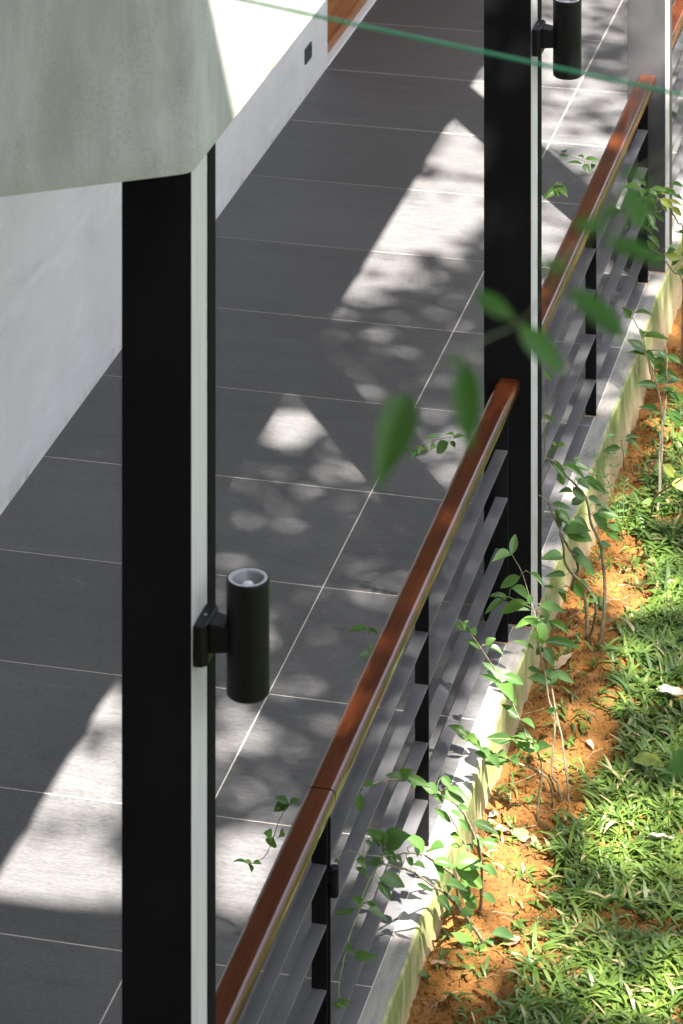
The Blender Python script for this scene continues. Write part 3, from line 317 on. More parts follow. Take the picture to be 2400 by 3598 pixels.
# soil
m = Mat('soil', .95)
e1 = m.noise(m.coords(), 3.2, 6, .62); e2 = m.noise(m.coords(), 60, 5, .75); e3 = m.noise(m.coords(), 180, 3, .7)
cc = m.ramp(e1, [(.3,(0.205,0.082,0.012)),(.5,(0.327,0.141,0.022)),(.7,(0.418,0.198,0.038))])
cc = m.mix(.45, cc, m.ramp(e2, [(.3,(0.129,0.047,0.008)),(.5,(0.327,0.137,0.021)),(.72,(0.471,0.243,0.054))]))
cc = m.mix(m.math('MULTIPLY', m.g(e3, .62, .8), .5), cc, (.50,.30,.14))
gx = m.n('SeparateXYZ'); m.l(m.n('NewGeometry').outputs['Position'], gx.inputs[0])
cc = m.mix(m.g(gx.outputs[0], -1.6, -1.1), cc, m.ramp(e1, [(.3,(.05,.085,.025)),(.7,(.09,.13,.035))]))
m.base(cc); m.bump(m.math('ADD', e2, m.math('MULTIPLY', e3, .5)), .9, .035); M['soil'] = m.m
def leafmat(name, top, tip, trans, rough=.38, attr=False, thr=.32, thc=(.20,.42,.03)):
    m = Mat(name, rough)
    if attr:
        at = m.n('Attribute', attribute_name='tint'); f = at.outputs['Fac']
        cc = m.ramp(f, [(0, top), (.5, trans), (.85, tip), (1.0, (.36,.30,.14))])
    else:
        f = m.noise(m.coords((1,1,1), rand=True), 14, 3); oi = m.n('ObjectInfo').outputs['Random']
        cc = m.mix(m.g(oi, 0, 1), m.ramp(f, [(.3, top), (.7, tip)]), m.ramp(f, [(.3, tip), (.7, trans)]))
    m.base(cc)
    tr = m.n('BsdfTranslucent'); m.l(m.mix(.5, cc, thc), tr.inputs[0])
    mx = m.n('MixShader'); mx.inputs[0].default_value = thr
    out = m.nt.nodes['Material Output']
    m.l(m.b.outputs[0], mx.inputs[1]); m.l(tr.outputs[0], mx.inputs[2]); m.l(mx.outputs[0], out.inputs[0]); return m.m
M['leaf0'] = leafmat('leaf_deep_green', (.040,.090,.028), (.065,.135,.036), (.085,.165,.042))
M['leaf1'] = leafmat('leaf_fresh_green', (.064,.145,.032), (.090,.19,.038), (.12,.225,.044))
M['leaf2'] = leafmat('leaf_yellow_green', (.24,.30,.05), (.32,.36,.06), (.38,.38,.08))
M['leafN'] = leafmat('leaf_near_green', (.030,.080,.026), (.045,.110,.032), (.058,.130,.036), .5, thr=.40, thc=(.12,.34,.05))
M['crown'] = leafmat('tree_leaf', (.040,.046,.034), (.055,.062,.044), (.065,.073,.050), .6, thr=.10, thc=(.09,.10,.05))
M['grass'] = leafmat('grass_blade', (.046,.092,.020), (.185,.245,.050), (.100,.160,.028), .42, True)
m = Mat('stem_bark', .8); m.base(m.ramp(m.noise(m.coords(), 40, 4), [(.3,(.10,.09,.055)),(.7,(.26,.22,.14))])); M['stem'] = m.m
m = Mat('green_stem', .6); m.base(m.ramp(m.noise(m.coords(), 30, 3), [(.3,(.10,.15,.04)),(.7,(.20,.22,.09))])); M['gstem'] = m.m
m = Mat('bark', .9); m.base(m.ramp(m.noise(m.coords((4,4,1)), 6, 5), [(.3,(.06,.045,.03)),(.7,(.17,.14,.10))])); M['bark'] = m.m
def dead(name, a, b):
    m = Mat(name, .6); f = m.noise(m.coords(), 30, 5, .65); m.base(m.ramp(f, [(.3, a), (.7, b)])); return m.m
M['dead'] = [dead('fallen_green_leaf', (.24,.31,.11), (.36,.42,.18)), dead('fallen_tan_leaf', (.30,.20,.125), (.46,.35,.24)), dead('fallen_brown_leaf', (.15,.085,.05), (.30,.19,.12)),
             dead('fallen_pale_leaf', (.25,.26,.19), (.36,.37,.29)), dead('fallen_spotted_leaf', (.08,.14,.02), (.22,.24,.04))]
m = Mat('string_green', .5, (.04,.36,.17)); M['string'] = m.m
m = Mat('socket_grey', .45, (.05,.05,.055)); M['socket'] = m.m
m = Mat('socket_dark', .4, (.012,.012,.013)); M['sockdark'] = m.m
m = Mat('weld_rust', .9); m.base(m.ramp(m.noise(m.coords(), 80, 4), [(.3,(.16,.10,.06)),(.7,(.45,.33,.22))])); M['rust'] = m.m
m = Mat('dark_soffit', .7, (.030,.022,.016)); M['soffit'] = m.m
m = Mat('white_paint', .5, (.78,.78,.77)); M['white'] = m.m

# ---------------------------------------------------------------- ground and floor
def soil_z(x, y):
    base = -.185 - .10*np.clip((y-12.9)/1.4, 0, 1)
    h = .012*np.sin(x*9+y*3.1)+.010*np.sin(y*7.3-x*4+1.3)+.014*np.sin(y*2.9+x*2.2)
    return base + h*np.clip((x+2.40)/.1, .3, 1) - .25*np.clip((-2.42-x)/.1, 0, 1)
xs = np.concatenate([[-70,-30,-12,-6,-3.5,-2.6,-2.45], np.arange(-2.40,-1.2,.013), np.geomspace(.03,72,34)-1.2])
ys = np.concatenate([[-70,-30,-12,-4,2,6,8,9], np.arange(9.5,16.8,.016), 16.8+np.geomspace(.04,75,34)])
X, Y = np.meshgrid(xs, ys)
Z = soil_z(X, Y)
def vnoise(X, Y, f, seed):
    r = np.random.default_rng(seed); T = r.random((256,256))
    u = X*f; v = Y*f; i = np.floor(u).astype(int); j = np.floor(v).astype(int); a = u-i; b = v-j
    a = a*a*(3-2*a); b = b*b*(3-2*b); g = lambda p, q: T[p % 256, q % 256]
    return (g(i,j)*(1-a)*(1-b)+g(i+1,j)*a*(1-b)+g(i,j+1)*(1-a)*b+g(i+1,j+1)*a*b)-.5
near = ((X > -2.41) & (X < 0) & (Y > 9) & (Y < 18))
def fine_z(X, Y): return .040*vnoise(X,Y,7,1)+.032*vnoise(X,Y,18,2)+.024*vnoise(X,Y,40,3)
Z = Z + np.where(near, fine_z(X,Y), 0)
def ground_z(x, y): return float(soil_z(np.array(x), np.array(y)) + fine_z(np.array([x]), np.array([y]))[0])
ny, nx_ = X.shape
idx = np.arange(nx_*ny).reshape(ny, nx_)
faces = np.stack([idx[:-1,:-1], idx[:-1,1:], idx[1:,1:], idx[1:,:-1]], -1).reshape(-1,4)
def np_mesh(name, verts, faces):
    me = bpy.data.meshes.new(name); k = faces.shape[1]
    me.vertices.add(len(verts)); me.vertices.foreach_set('co', np.ascontiguousarray(verts, dtype=np.float32).ravel())
    me.loops.add(faces.size); me.loops.foreach_set('vertex_index', faces.astype(np.int32).ravel())
    me.polygons.add(len(faces)); me.polygons.foreach_set('loop_start', np.arange(0, faces.size, k, dtype=np.int32))
    me.polygons.foreach_set('loop_total', np.full(len(faces), k, dtype=np.int32))
    me.update(calc_edges=True); me.validate(); return me
g = link('ground', np_mesh('ground', np.stack([X,Y,Z],-1).reshape(-1,3), faces), M['soil'], smooth=True)
tag(g, 'orange laterite soil bed between the kerb and the lawn', 'soil', kind='structure')

floor = MB().box(-4.60, -2.4255, 5.0, 30.0, -.40, -.0007).build('floor', M['grout'])
tag(floor, 'covered walkway floor laid with large dark grey tiles', 'floor', kind='structure')
GX = -3.175; gy0 = 12.03; g2 = .0022
def tile_mesh(w, name):
    me = MB().box(-w/2, w/2, -.4+g2, .4-g2, -.012, 0).build('tile', M['tile'], floor, bevel=.0006, seg=1); return me
left_w = (GX-g2) - (-4.541); right_w = -2.4275 - (GX+g2)
proto = {}
k0 = -6; k1 = 16
for k in range(k0, k1):
    yc = gy0 + .8*k + .4
    for side, w, xc in (('l', left_w, (-4.541+GX-g2)/2), ('r', right_w, (GX+g2-2.4275)/2)):
        if side not in proto:
            o = tile_mesh(w, side); proto[side] = o.data
        else:
            o = bpy.data.objects.new('tile', proto[side]); col.objects.link(o); o.parent = floor
        o.location = (xc, yc, random.uniform(-.0004, .0004))
kb = MB()
kys = np.arange(5.0, 30.01, .05)
prof_n = 5
for i, y in enumerate(kys):
    j = .0035*math.sin(y*5.1)+.0025*math.sin(y*13.7+1)+random.uniform(-.0012,.0012); t = .0015*math.sin(y*3.3)
    kb.v += [(-2.4262+max(-.001,j*.25), y, -.30), (-2.4262, y, -.001+t*.3), (-2.360+j, y, -.001+t), (-2.352+j, y, -.009+t), (-2.346+j, y, -.42)]
for i in range(len(kys)-1):
    for k in range(4): kb.f.append((i*5+k, i*5+k+1, (i+1)*5+k+1, (i+1)*5+k))
kerb = kb.build('concrete_kerb', M['kerb'])
tag(kerb, 'pale concrete kerb with mossy side between dark tiles and soil', 'kerb', kind='structure')

# ---------------------------------------------------------------- wall, door, socket
wall = MB().box(-4.80, -4.544, 4.0, 18.47, -.02, 3.27).build('plaster_wall', M['plaster'], bevel=.004)
tag(wall, 'long white plastered wall along the left of the walkway', 'wall')
sock = empty('power_socket', (-4.544, 18.026, .215)); tag(sock, 'small dark grey power socket low on the white wall', 'socket')
cp = MB().box(0, .009, -.066, .066, -.041, .041).build('cover_plate', M['socket'], sock, bevel=.003)
MB().box(.0092, .0125, .028, .046, .004, .028).build('switch', M['sockdark'], cp, bevel=.001)
for yy, zz, a, b in ((-.012,.012,.004,.011),(-.030,-.018,.010,.004),(.006,-.018,.010,.004)):
    MB().box(.0092, .0098, yy-a/2, yy+a/2, zz-b/2, zz+b/2).build('socket_hole', M['sockdark'], cp)
door = empty('timber_door', (-4.58, 18.48, 0)); tag(door, 'orange brown timber boarded door beyond the end of the white wall', 'door')
MB().box(-.04, .0, 0, 5.2, .012, .075).build('bottom_rail', M['doorwood'], door, bevel=.003)
MB().box(-.04, .010, 0, 5.2, .078, .086).build('bead', M['doorwood'], door, bevel=.002)
dm = MB().box(-.035, -.006, 0, 5.2, 0, .118).mesh('door_board'); dm.materials.append(M['doorwood'])
for i in range(18):
    o = link('board', dm, None, door); o.location = (random.uniform(-.001,.001), 0, .088+i*.121)
thr = MB().box(-4.583, -4.5415, 18.472, 24.0, -.01, .011).build('threshold', M['white'], bevel=.003)
tag(thr, 'narrow white strip under the timber door', 'threshold')

# ---------------------------------------------------------------- concrete canopy over the walkway
corner = []
cr_, n0, n1_ = .05, math.atan2(-.84,.54), 0.0
ccx = -2.357-cr_; ccy = 8.212+cr_*math.tan((n1_-n0)/2)-.008
for k in range(9):
    a = n0+(n1_-n0)*k/8; corner.append((ccx+cr_*math.cos(a), ccy+cr_*math.sin(a)))
fx, fy = corner[0]
poly = corner + [(-2.357,26.0),(-5.2,26.0),(-5.2, fy-(fx+5.2)*.6429)]
can = empty('concrete_canopy', (0,0,3.272))
MB().prism(poly, .0, 1.53).build('fascia', M['concrete'], can, 2)
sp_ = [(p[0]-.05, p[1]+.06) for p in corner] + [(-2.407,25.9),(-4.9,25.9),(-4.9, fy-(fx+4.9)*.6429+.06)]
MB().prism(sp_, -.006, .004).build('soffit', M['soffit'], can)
tag(can, 'weathered grey concrete canopy edge at the upper left above the nearest post', 'canopy')

# ---------------------------------------------------------------- posts
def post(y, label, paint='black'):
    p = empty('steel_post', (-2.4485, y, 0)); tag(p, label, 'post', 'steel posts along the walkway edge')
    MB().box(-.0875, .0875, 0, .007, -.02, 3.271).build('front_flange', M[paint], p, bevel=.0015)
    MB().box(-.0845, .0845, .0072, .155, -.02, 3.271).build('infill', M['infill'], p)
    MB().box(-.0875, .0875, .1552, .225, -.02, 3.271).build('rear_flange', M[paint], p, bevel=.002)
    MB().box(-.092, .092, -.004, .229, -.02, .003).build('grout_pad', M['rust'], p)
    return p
post(8.21, 'nearest black steel post at the left, its top under the concrete canopy')
post(12.712, 'black steel post right of centre where two handrails meet')
post(16.09, 'sunlit grey steel post at the upper right behind the leafy shrub', 'black_lit')  # lit copy of the post paint, sun on the steel painted in
post(19.47, 'farthest steel post beyond the upper right corner', 'black_lit')

# ---------------------------------------------------------------- lamps
def lamp(y, label, z0=2.0):
    L = empty('wall_lamp', (-2.361, y, z0)); tag(L, label, 'lamp', 'cylinder lamps on the posts')
    pl = [(0,-.062),(.020,-.062),(.032,-.050),(.032,.050),(.020,.062),(0,.062)]
    hp = MB().prism([(x,yy) for x,yy in pl], .062, .162).build('mounting_plate', M['lamp'], L, bevel=.004)
    MB().add([(.032,-.034,.085),(.032,.034,.085),(.032,.034,.158),(.032,-.034,.158),(.085,-.026,.088),(.085,.026,.088),(.085,.026,.150),(.085,-.026,.150)],
             [(0,1,2,3),(7,6,5,4),(0,4,5,1),(1,5,6,2),(2,6,7,3),(3,7,4,0)]).build('arm', M['lamp'], L, bevel=.003)
    r = .0525; g = .0008
    prof = [(0,.0),(r-.004,.0),(r,.004),(r,.121),(r-g,.1213),(r-g,.1222),(r,.1225),(r,.166),(r-g,.1663),(r-g,.1672),(r,.1675),(r,.280),(r-.002,.284),(r-.004,.284),(r-.004,.276)]
    MB().lathe(prof, (.121,0,-.018), 64).build('body', M['lamp'], L, 2)
    MB().lathe([(r-.0042,.276),(r-.0042,.2835),(r-.0125,.2835),(r-.0135,.279)], (.121,0,-.018), 64).build('rim', M['rim'], L, 2)
    rf = MB().lathe([(r-.0136,.279),(.020,.238),(0,.236)], (.121,0,-.018), 48).build('reflector', M['reflector'], L, 2)
    MB().lathe([(.0195,.236),(.0195,.254),(.017,.264),(.011,.271),(0,.2735)], (.121,0,-.018), 32).build('bulb', M['bulb'], rf, 2)
    MB().lathe([(.0045,.1622),(.0045,.1632),(0,.1636)], (.014,.0,0), 16).build('screw', M['steel'], hp)
    return L
lamp(8.293, 'black cylinder lamp fixed to the nearest post at left')
lamp(12.795, 'black cylinder lamp near the top edge, on the post right of centre', 2.022)

# ---------------------------------------------------------------- railings
XC = -2.443
def handrail(y0, y1, parent, name='handrail'):
    w, h, r = .0415, .052, .017; top = .905
    pts = []
    for cx, cz, a0 in ((w-r, top-h+r, -90), (w-r, top-r, 0), (-w+r, top-r, 90), (-w+r, top-h+r, 180)):
        for k in range(6):
            a = R(a0+90*k/5); pts.append((XC+cx+r*math.cos(a), cz+r*math.sin(a)))
    y_ = y0; o = MB().extrude_y(pts, y0, y1).build(name, M['wood'], parent)
    me = o.data
    me.polygons.foreach_set('use_smooth', [True]*len(me.polygons)); me.set_sharp_from_angle(angle=R(30))
    return o
BZ = (.155, .343, .530, .702)
def fence(name, label, rail, posts, ends, group='walkway railings'):
    f = empty(name, (0,0,0)); tag(f, label, 'gate' if 'gate' in name else 'railing', group)
    handrail(rail[0], rail[1], f)
    MB().box(XC-.020, XC+.020, rail[0]+.003, rail[1]-.003, .846, .8535).build('rail_strip', M['bar'], f)
    for y in posts:
        MB().box(XC-.0225, XC+.0225, y, y+.012, -.015 if 'gate' not in name else .05, .8455).build('post', M['black'], f, bevel=.001, seg=1)
        if 'gate' not in name: MB().box(XC-.027, XC+.025, y-.006, y+.017, -.01, .003).build('weld_foot', M['rust'], f)
    lim = [ends[0]] + [y for y in posts] + [ends[1]]
    segs = []
    ys_ = sorted(posts)
    for i in range(len(ys_)-1): segs.append((ys_[i]+.0122, ys_[i+1]-.0002))
    for a, b in segs:
        for z in BZ:
            MB().box(XC-.0222, XC+.0222, a, b, z-.008, z).build('rail_bar', M['bar'], f, bevel=.001, seg=1)
    return f
gate = fence('railing_gate', 'hinged gate section of the railing at the lower left, nearest the viewer', (8.46, 9.850), (8.52, 9.826), (0,0))
fence('railing', 'railing section with reddish wood handrail in the middle of the picture', (9.857, 12.711), (9.866, 11.21, 12.575), (0,0))
fence('railing', 'railing section between the middle post and the sunlit post at upper right', (12.938, 16.089), (13.02, 14.518, 15.95), (0,0))
fence('railing', 'railing section beyond the sunlit post at the upper right corner', (16.316, 19.469), (16.40, 17.90, 19.33), (0,0))
for z in (.60, .13):
    hz = MB().lathe([(0,0),(.0125,0),(.014,.002),(.014,.041),(.0132,.0415),(.0132,.0425),(.014,.043),(.014,.083),(.0125,.085),(0,.085)], (XC+.038, 9.852, z), 24).build('hinge', M['lamp'], gate, 2)
    MB().box(XC+.0226, XC+.038, 9.834, 9.846, z+.044, z+.080).build('hinge_leaf', M['lamp'], hz)

# ---------------------------------------------------------------- leaves
def leaf_mesh(name, mat, fold=.18, curl=.16, wav=0, nx=4, ny=8, tipk=1.0):
    v = []; f = []
    for j in range(ny+1):
        t = j/ny
        w = math.sin(math.pi*min(1, t**.80))**.85*(1-.25*t) if 0 < t < 1 else 0
        w = w*.58
        for i in range(nx+1):
            s = (i/nx-.5)*2
            x = s*w*.9; z = abs(s)*w*fold*1.2 - curl*(t-.35)**2 + wav*.03*math.sin(t*17+s*2)*abs(s)
            v.append((x, t, z))
    for j in range(ny):
        for i in range(nx):
            a = j*(nx+1)+i; f.append((a, a+1, a+nx+2, a+nx+1))
    me = bpy.data.meshes.new(name); me.from_pydata(v, [], f); me.materials.append(mat); me.update()
    me.polygons.foreach_set('use_smooth', [True]*len(me.polygons)); return me
NEARL = [leaf_mesh('leaf', M['leafN'], fo, cu) for fo, cu in ((.15,.22),(.3,.12))]
LM = {c: [leaf_mesh('leaf', M['leaf%d' % c], fo, cu) for fo, cu in ((.15,.22),(.35,.10),(.22,.45))] for c in (0,1,2)}
def place_leaf(name, me, b, t, w, parent, nrm=None, spread=.4):
    b = Vector(b); t = Vector(t); d = t-b; L = d.length; y = d/L
    n = Vector(nrm or (.30,-.55,.80)) + Vector((random.uniform(-1,1),random.uniform(-1,1),random.uniform(-1,1)))*spread
    x = y.cross(n).normalized(); z = x.cross(y).normalized()
    mt = Matrix(((x.x*w*L, y.x*L, z.x*L, b.x),(x.y*w*L, y.y*L, z.y*L, b.y),(x.z*w*L, y.z*L, z.z*L, b.z),(0,0,0,1)))
    o = bpy.data.objects.new(name, me); col.objects.link(o)
    if parent is not None:
        o.parent = parent; o.matrix_local = Matrix.Translation(-parent.location) @ mt
    else: o.matrix_world = mt
    return o
PL = {
 'A': ('shrub','slender shrub with sparse leaves leaning over the kerb at the middle railing','shrub'),
 'B': ('shrub','shrub with a whorl of fresh green leaves before the foot of the middle post','shrub'),
 'D': ('shrub','thin straggling shrub whose long twig crosses the railing bars below centre','shrub'),
 'E': ('shrub','largest leafy shrub by the kerb at the bottom of the picture','shrub'),
 'F': ('shrub','tall broad leaved shrub beside the kerb just right of the middle post','shrub'),
 'H': ('shrub','tall thin stemmed shrub in the grass near the right edge','shrub'),
 'W': ('shrub','narrow leaved plant growing up against the mossy kerb at right','shrub'),
 'U': ('shrub','yellow green leafy shrub in front of the sunlit post at upper right','shrub'),
 'M': ('vine','small green vine sprig hanging left of the handrail near the bottom','vine'),
 'J': ('vine','sprig with a bright green leaf cluster left of the upper right handrail','vine'),
 'J2': ('vine','dark thin vine sprig crossing the sunlit floor by the upper right handrail','vine'),
 'K': ('vine','little dark leaved twig left of the handrail near the middle post','vine'),
 'L': ('vine','two leaf vine tip poking out left of the handrail below centre','vine')}
for k, (stems, leaves) in PLANTS.items():
    nm, lab, cat = PL[k]
    base = Vector(stems[0][2][0])/1000
    root = empty(nm, base); tag(root, lab, cat)
    for si, (r0, r1, pts) in enumerate(stems):
        P = smooth_path([Vector(p)/1000 for p in pts], 4)
        P = [p + Vector((random.uniform(-1,1),random.uniform(-1,1),random.uniform(-1,1)))*.0015 for p in P]
        if si == 0 or pts[0][2] < -150: P[0].z -= .06 if pts[0][2] < -150 else 0
        P = [p-base for p in P]
        MB().tube(P, r0/1e4, r1/1e4, 6).build('stem', M['stem'] if r0 > 25 else M['gstem'], root, True)
    if k in 'ABDHWU':
        for si, (r0, r1, pts) in enumerate(stems):
            P = smooth_path([Vector(p)/1000 for p in pts], 4); n_ = len(P)
            for q in range(int(n_*.35), n_-1, 3):
                if random.random() < (.6 if k == 'A' else .22):
                    d = (P[q+1]-P[q-1]).normalized(); s_ = d.cross(Vector((random.uniform(-.3,.3),random.uniform(-.3,.3),1))).normalized()
                    for sg in (-1,1):
                        L_ = random.uniform(.045,.085); t_ = P[q]+(s_*sg+d*.6+Vector((0,0,random.uniform(-.5,.2)))).normalized()*L_
                        leaves.append([v*1000 for v in P[q]]+[v*1000 for v in P[q]]+[v*1000 for v in t_]+[random.choice((34,40,46)), random.choice((0,0,1))])
    for lf in leaves:
        a = Vector(lf[0:3])/1000; b = Vector(lf[3:6])/1000; t = Vector(lf[6:9])/1000
        if (a-b).length > .004:
            m_ = (a+b)/2 + Vector((0,0,.25*(a-b).length)); MB().tube([a-base, m_-base, b-base], .0011, .0008, 5).build('petiole', M['gstem'], root, True)
        place_leaf('leaf', random.choice(LM[lf[10]]), b, b+(t-b)*1.1, lf[9]/100*1.2, root)

# fern like weed with feathery leaves beside the kerb
fern = empty('fern', (-2.235, 14.06, -.28)); tag(fern, 'small light green fern like weed beside the mossy kerb at right', 'fern')
for i in range(9):
    a = random.uniform(0, 6.28); L = random.uniform(.16,.30); up = random.uniform(.10,.30)
    P = [Vector((math.cos(a)*L*t*.8, math.sin(a)*L*t*.8, up*math.sin(t*2.2)*1.1)) for t in np.linspace(0,1,14)]
    mb = MB().tube(P, .0012, .0006, 4)
    for q in range(2, 14):
        d = (P[q]-P[q-1]).normalized(); s_ = d.cross(Vector((0,0,1))).normalized(); l = .026*(1-abs(q-6)/12)
        for sg in (-1, 1):
            b = P[q]; t = b + s_*sg*l + d*l*.35; n = d*.0045
            mb.add([b-n*.5, (b+t)/2-n+Vector((0,0,.002)), t, (b+t)/2+n+Vector((0,0,.002))], [(0,1,2,3)])
    mb.build('frond', M['leaf1'], fern)

# ---------------------------------------------------------------- grass
bx = np.array([-2.061,-2.075,-2.015,-2.061,-2.13,-2.086,-2.01,-2.06,-2.005,-2.001,-2.017,-2.09,-2.087,-2.056,-2.076,-2.26,-2.29,-2.25,-2.20])
by = np.array([10.732,11.025,11.199,11.416,11.572,11.757,11.885,12.063,12.172,12.284,12.584,12.911,13.121,13.404,13.816,14.15,14.614,15.2,17])
def blades(tx, ty, n_per, lmin, lmax, seed):
    r = np.random.default_rng(seed); n = len(tx)*n_per
    x = np.repeat(tx, n_per)+r.normal(0,.010,n); y = np.repeat(ty, n_per)+r.normal(0,.010,n)
    z = soil_z(x,y)+fine_z(x,y)
    az = r.uniform(0,2*np.pi,n); L = r.uniform(lmin,lmax,n); W = r.uniform(.0036,.0068,n)*(L/.07)**.3
    el = r.uniform(.10,.95,n); bend = r.uniform(.5,1.6,n); tw = r.uniform(-.5,.5,n); h0 = r.uniform(0,.022,n)
    K = 5; V = np.zeros((n,2*K,3)); px, py, pz = x.copy(), y.copy(), z+h0
    ang = el.copy(); dx, dy = np.cos(az), np.sin(az); prof = [.62,1.0,.95,.62,.03]
    for k in range(K):
        wv = W*prof[k]; sx, sy = -dy, dx; tz = np.sin(tw)*.7
        V[:,2*k,0] = px-sx*wv; V[:,2*k,1] = py-sy*wv; V[:,2*k,2] = pz-tz*wv
        V[:,2*k+1,0] = px+sx*wv; V[:,2*k+1,1] = py+sy*wv; V[:,2*k+1,2] = pz+tz*wv
        st = L/(K-1); px = px+dx*np.cos(ang)*st; py = py+dy*np.cos(ang)*st; pz = pz+np.sin(ang)*st; ang = ang-bend/(K-1)
        pz = np.maximum(pz, z-.004)
    base = (np.arange(n)*2*K)[:,None]
    F = np.concatenate([base+np.array([[2*k,2*k+1,2*k+3,2*k+2]]) for k in range(K-1)], 0)
    tint = np.clip(r.normal(.38,.20,n)+.18*vnoise(x,y,3.0,9), 0, .92); tint[r.random(n) < .05] = 1.0
    return V.reshape(-1,3), F, np.repeat(tint, 2*K)
def scatter(n, x0, x1, y0, y1, soft, seed):
    r = np.random.default_rng(seed); x = r.uniform(x0,x1,n); y = r.uniform(y0,y1,n)
    e = x-np.interp(y,by,bx)-.035*vnoise(x*0+3,y,9,5)*2
    dens = np.clip(e/soft-.05,0,1)*np.clip(.75+1.7*vnoise(x,y,4.0,6)+.8*vnoise(x,y,11,16),.10,1)
    k = r.random(n) < dens; return x[k], y[k]
parts = []
t1 = scatter(8600, -2.34, -1.35, 8.8, 14.6, .10, 1); parts.append(blades(*t1, 7, .040, .100, 2))
t2 = scatter(3200, -2.34, -1.5, 14.3, 18.5, .10, 3); parts.append(blades(*t2, 5, .04, .09, 4))
t3 = scatter(9000, -1.4, 3.0, 8.0, 18.0, .10, 5); parts.append(blades(*t3, 4, .05, .10, 6))
t4 = scatter(500, -2.30, -1.35, 10.3, 15.5, .16, 31); parts.append(blades(*t4, 3, .09, .15, 32))
sp = rng.uniform([-2.33,10.3],[-2.0,14.4],(150,2)); parts.append(blades(sp[:,0], sp[:,1], 5, .03, .07, 8))
off = 0; VV = []; FF = []; TT = []
for v, f, t in parts: VV.append(v); FF.append(f+off); TT.append(t); off += len(v)
gm = np_mesh('grass', np.concatenate(VV), np.concatenate(FF))
at = gm.attributes.new('tint', 'FLOAT', 'POINT'); at.data.foreach_set('value', np.concatenate(TT).astype(np.float32))
gr = link('grass', gm, M['grass'], smooth=True); tag(gr, 'broad bladed green lawn grass beside the orange soil', 'grass', kind='stuff')

# soil crumbs
def crumbs(n, seed):
    r = np.random.default_rng(seed); x = r.uniform(-2.34,-1.9,n); y = r.uniform(10.3,16,n)
    z = soil_z(x,y)+fine_z(x,y); s = r.lognormal(-5.45,.5,n)
    o = np.array([[1,0,0],[-1,0,0],[0,1,0],[0,-1,0],[0,0,1],[0,0,-1]],float)
    V = (np.stack([x,y,z+s*.3],-1)[:,None,:] + o[None]*s[:,None,None]*r.uniform(.6,1.3,(n,6,3)))
    f = np.array([[0,2,4],[2,1,4],[1,3,4],[3,0,4],[2,0,5],[1,2,5],[3,1,5],[0,3,5]])
    return V.reshape(-1,3), (np.arange(n)*6)[:,None,None]+f[None]
v, f = crumbs(11000, 4)
cr = link('soil_crumbs', np_mesh('soil_crumbs', v, f.reshape(-1,3)), M['soil']); tag(cr, 'loose crumbs of orange earth on the planting bed', 'soil', kind='stuff')

# straw and twigs lying on the soil
LT = ['pale green fallen leaf lying on the sunlit soil by the bottom shrubs','pinkish tan fallen leaf touching the pale green fallen leaf','narrow tan fallen leaf close to the kerb corner of sunlit soil','small faded leaf left of the pale green fallen leaf',
 'upright curled brown leaf right of the pale green fallen leaf','flat brown leaf at the lawn edge beside the curled brown leaf','curled tan brown leaf where soil meets the lawn below the pale green leaf','large crumpled brown leaf right of the bottom shrub','flat brown leaf in the grass edge by the bottom shrub',
 'dry brown leaf standing against the kerb near the bottom','crumpled brown leaf on soil next to the kerb at the bottom','long dry brown leaf lying under the bottom shrub','tan fallen leaf on orange soil beside the middle shrub','brown hanging dry leaf in the grass at the tall thin shrub',
 'long pale grey leaf lying on the lawn at the right edge','big yellow green spotted leaf on the lawn near the right edge','tiny tan leaf scrap on soil above the pale leaf','small pinkish leaf scrap on the shaded soil','pale leaf lying on the brightest lawn patch','small brown leaf in the shaded lawn at lower right']
for i, q in enumerate(FALLEN):
    b = Vector((q[0]/1000, q[1]/1000, 0)); t = Vector((q[2]/1000, q[3]/1000, 0)); c = q[5]
    lift = .045 if c > 2 or i in (18,19) else .018
    b.z = ground_z(b.x,b.y)+lift; t.z = ground_z(t.x,t.y)+lift+.004
    if i in (4,6,9,13): t = b + (t-b)*.6 + Vector((0,0,.05))
    me = leaf_mesh('fallen_leaf', M['dead'][min(c,4)], random.uniform(-.1,.3), random.uniform(-.25,.2), .9, 6, 10)
    o = place_leaf('fallen_leaf', me, b, t, max(.35,q[4]/100*1.2), None, (0,0,1), .25)
    tag(o, LT[i], 'leaf', 'fallen leaves')
tw = MB()
for i in range(130):
    x = random.uniform(-2.33,-1.95); y = random.uniform(10.4,15); a = random.uniform(0,6.28); L = random.uniform(.02,.09)
    z = ground_z(x,y)+.006; z2 = ground_z(x+math.cos(a)*L,y+math.sin(a)*L)+.006
    tw.tube([(x,y,z),(x+math.cos(a+.2)*L*.5,y+math.sin(a+.2)*L*.5,(z+z2)/2+.004),(x+math.cos(a)*L,y+math.sin(a)*L,z2)], .0011, .0007, 4)
o = tw.build('litter', M['dead'][1]); tag(o, 'scattered dry straw and twig bits on the orange soil', 'litter', kind='stuff')

# ---------------------------------------------------------------- near branch and string (out of focus)
root = empty('overhanging_branch', Vector(TWIGS[0][0])/1000); tag(root, 'blurred leafy branch hanging close in front of the middle post', 'branch')
for i, pts in enumerate(TWIGS):
    P = smooth_path([Vector(p)/1000-root.location for p in pts], 4)
    MB().tube(P, .0010 if i < 2 else .0007, .0006, 6).build('twig', M['gstem'], root, True)
for q in FORE:
    place_leaf('leaf', random.choice(NEARL), Vector(q[0:3])/1000, Vector(q[3:6])/1000, q[6]/100*1.0, root, (.25,-.75,.5), .25)
st = MB().tube(smooth_path([Vector(p)/1000 for p in STRING], 6), .0025, .0025, 8).build('string', M['string'], None, True)
tag(st, 'taut green string stretched across the top of the picture', 'string')

